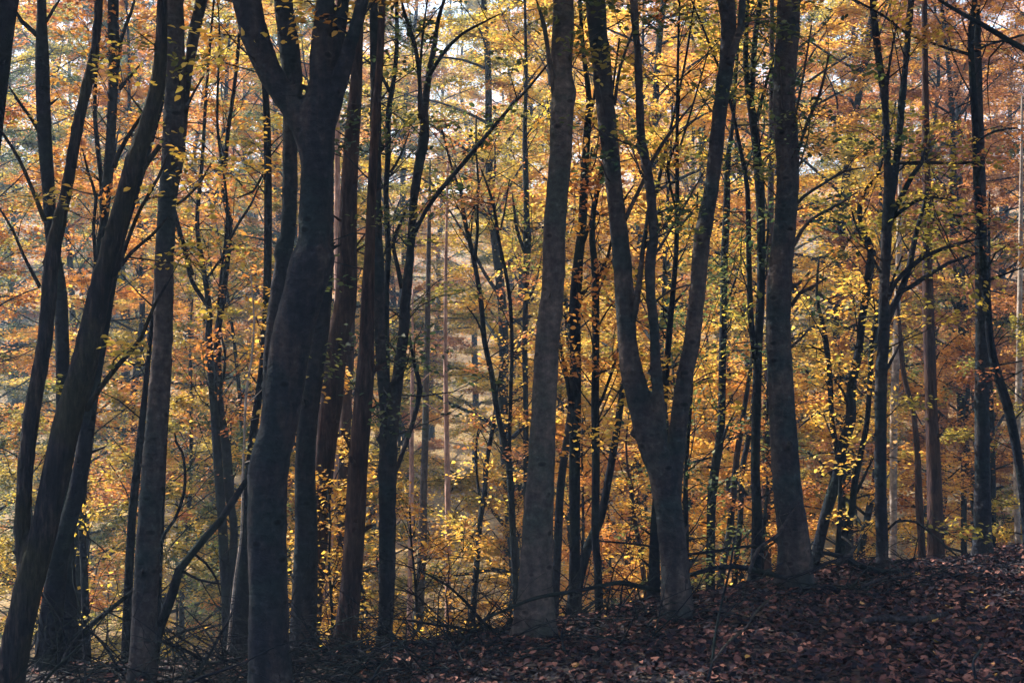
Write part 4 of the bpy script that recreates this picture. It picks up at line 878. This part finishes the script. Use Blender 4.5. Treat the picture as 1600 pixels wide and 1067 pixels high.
fallen('dead bough bridging the crooked tree and the grey trunk', [(1275, 862, 5, 14.1), (1310, 868, 8, 14.1), (1345, 884, 9, 14.1), (1385, 893, 10, 14.2), (1420, 890, 7, 14.3)], 'dark', 506, twig=.2)
fallen('upcurved dead bough with pale bark beside the S-bend trunk foot', [(1265, 896, 5, 12.9), (1290, 880, 6, 13), (1320, 872, 6, 13.1), (1335, 855, 5, 13.2), (1315, 838, 3, 13.3)], 'dead', 507)
fallen('dark log lying on the crest at the right edge', [(1400, 890, 9, 14.6), (1475, 882, 13, 15), (1540, 876, 15, 15.3), (1610, 870, 16, 15.5), (1680, 862, 14, 15.6)], 'dark', 508, twig=0, name='fallen_log')
fallen('pale stick lying on the leaves right of the S-bend trunk', [(1345, 916, 4, 13.1), (1375, 906, 6, 13.4), (1400, 903, 5, 13.7), (1425, 897, 3, 14)], 'dead', 509, twig=.8)
fallen('half-buried limb on the leaves below the grey trunk', [(1350, 974, 9, 11.1), (1390, 969, 11, 11.25), (1430, 972, 10, 11.2), (1480, 962, 7, 11.5)], 'dead', 510, twig=.9, lift=.02)
fallen('long dark root-like log at the bottom edge, centre', [(640, 1064, 12, 11.4), (700, 1056, 15, 11.6), (760, 1046, 15, 11.8), (810, 1032, 13, 12), (840, 1018, 8, 12.1)], 'dark', 511, twig=0, name='fallen_log')
fallen('pale straight stick left of bottom centre', [(452, 1034, 5, 11.6), (500, 1028, 6, 11.7), (565, 1025, 5, 11.9), (600, 1018, 3, 12)], 'dead', 512, twig=.5)
fallen('slanting dead pole at the bottom left between the dark stems', [(98, 1040, 10, 12), (110, 1013, 10, 12.1), (140, 978, 9, 12.3), (195, 933, 6, 12.6), (225, 905, 4, 12.8)], 'dark', 513, twig=.7)
fallen('thin bare shoot standing in the leaves before the crest', [(1105, 1062, 5, 9.4), (1112, 1038, 5, 9.6), (1118, 990, 4.5, 9.7), (1128, 940, 4, 9.8), (1140, 890, 4, 9.8), (1148, 838, 2.5, 9.9)], 'dark', 514, twig=.5, name='bare_shoot')
fallen('curved twig lying across the bottom of the leaf slope', [(1112, 1040, 3.5, 9.5), (1140, 1005, 3.5, 9.9), (1165, 985, 3, 10.2), (1185, 955, 3, 10.6), (1215, 930, 2, 11)], 'dead', 515, twig=.8, lift=.02)
fallen('short dark stick poking from the leaves at the lower right', [(1525, 1060, 5, 9.2), (1520, 1035, 5, 9.3), (1532, 1015, 4, 9.5), (1536, 1005, 3, 9.6)], 'dark', 516, twig=0)

for (x, y, c, wh) in ((6.6, 3.0, 'olive', 'abreast of the near leaf slope'), (7.8, 9.3, 'rust', 'level with the middle of the leaf slope'), (9.0, 5.2, 'olive', 'set farther out'), (6.0, -1.5, 'green', 'beside the viewpoint'), (10.5, 11.5, 'rust', 'near the crest'), (5.4, 0.2, 'olive', 'close behind the viewpoint'),
                      (2.4, -3.2, 'rust', 'back to the right of the viewpoint'), (-0.8, -4.8, 'green', 'straight back from the viewpoint'), (8.2, -3.5, 'olive', 'far back to the right')):
    r_ = leafy_tree(800 + x * FPX / max(y, .5), max(y, .5), 'mid', c, gb); r_.location = (x, y, float(height(x, y)))  # unseen beeches added at the right and rear to block light from there
    r_['label'] = 'unseen half-grown %s beech added for shade, %s' % (CNAME[c], wh)

def brushwood(name, label, spans, n, seed, bk='dark', back=1.1):
    g = rng(seed); ms = Mesher()
    for _ in range(n):
        a, b, h = spans[int(g.integers(0, len(spans)))]
        px = g.uniform(a, b); X0 = (px - 800) * 12.6 / FPX; yc = float(np.interp(X0, CX, CY)); Y = yc + g.uniform(-back, .9); X = (px - 800) * Y / FPX
        p = np.array([X, Y, float(height(X, Y)) + g.uniform(0, .05)])
        az = g.uniform(0, 6.28); el = g.uniform(.0, 1.0); d = np.array([math.cos(az) * math.cos(el), math.sin(az) * math.cos(el) * .6, math.sin(el) * h])
        L = g.uniform(.4, 1.7) * (0.6 + 0.4 * h); q = [p]
        for k in range(7): d = norm(d + g.normal(0, .16, 3) - np.array([0, 0, .10])); q.append(q[-1] + d * L / 7)
        q = np.array(q); q[:, 2] = np.maximum(q[:, 2], height(q[:, 0], q[:, 1]) + .005)
        r0 = g.uniform(.0025, .011) if g.uniform() < .93 else g.uniform(.012, .02)
        ms.tube(q, np.linspace(r0, .0015, 8), .15, 5)
        c, rr = catmull(q, np.linspace(r0, .0015, 8), .1)
        if g.uniform() < .7: add_twigs(ms, g, c, rr * .8, .35, .45)
    o = link(bpy.data.objects.new(name, ms.mesh(name, BARK[bk]))); put(o, kind='stuff', label=label, category='brushwood')
brushwood('brushwood', 'tangle of dead twigs and brush heaped along the crest of the slope', [(600, 820, 1.2), (640, 840, 1.2), (640, 1000, .9), (900, 1120, .6), (1060, 1420, .7), (1250, 1450, .6)], 300, 61)
brushwood('undergrowth', 'dark twiggy undergrowth along the bottom left', [(-40, 420, .9), (440, 640, .6), (0, 640, .5)], 620, 62, back=1.9)
brushwood('ground_twigs', 'small dead twigs scattered over the fallen leaves', [(600, 1600, .05), (1000, 1600, .02)], 110, 63, 'dead')

# ================================================================ the air
def haze_box():
    m, nt, nd, lk, out = new_mat('haze')
    v = nd.new('ShaderNodeVolumePrincipled'); v.inputs['Color'].default_value = (0.54, 0.74, 1.0, 1)
    v.inputs['Density'].default_value = HAZE; v.inputs['Anisotropy'].default_value = 0.3
    lk.new(v.outputs[0], out.inputs['Volume'])
    x, y0, y1, z0, z1 = 235, -70, 430, -14, 62
    V = [(sx * x, y, z) for z in (z0, z1) for y in (y0, y1) for sx in (-1, 1)]
    F = np.array([(0, 2, 3, 1), (4, 5, 7, 6), (0, 1, 5, 4), (2, 6, 7, 3), (0, 4, 6, 2), (1, 3, 7, 5)])
    o = link(bpy.data.objects.new('haze', mesh_from('haze', V, [F], [m], False))); o['kind'] = 'stuff'
HAZE = 0.0020
haze_box()
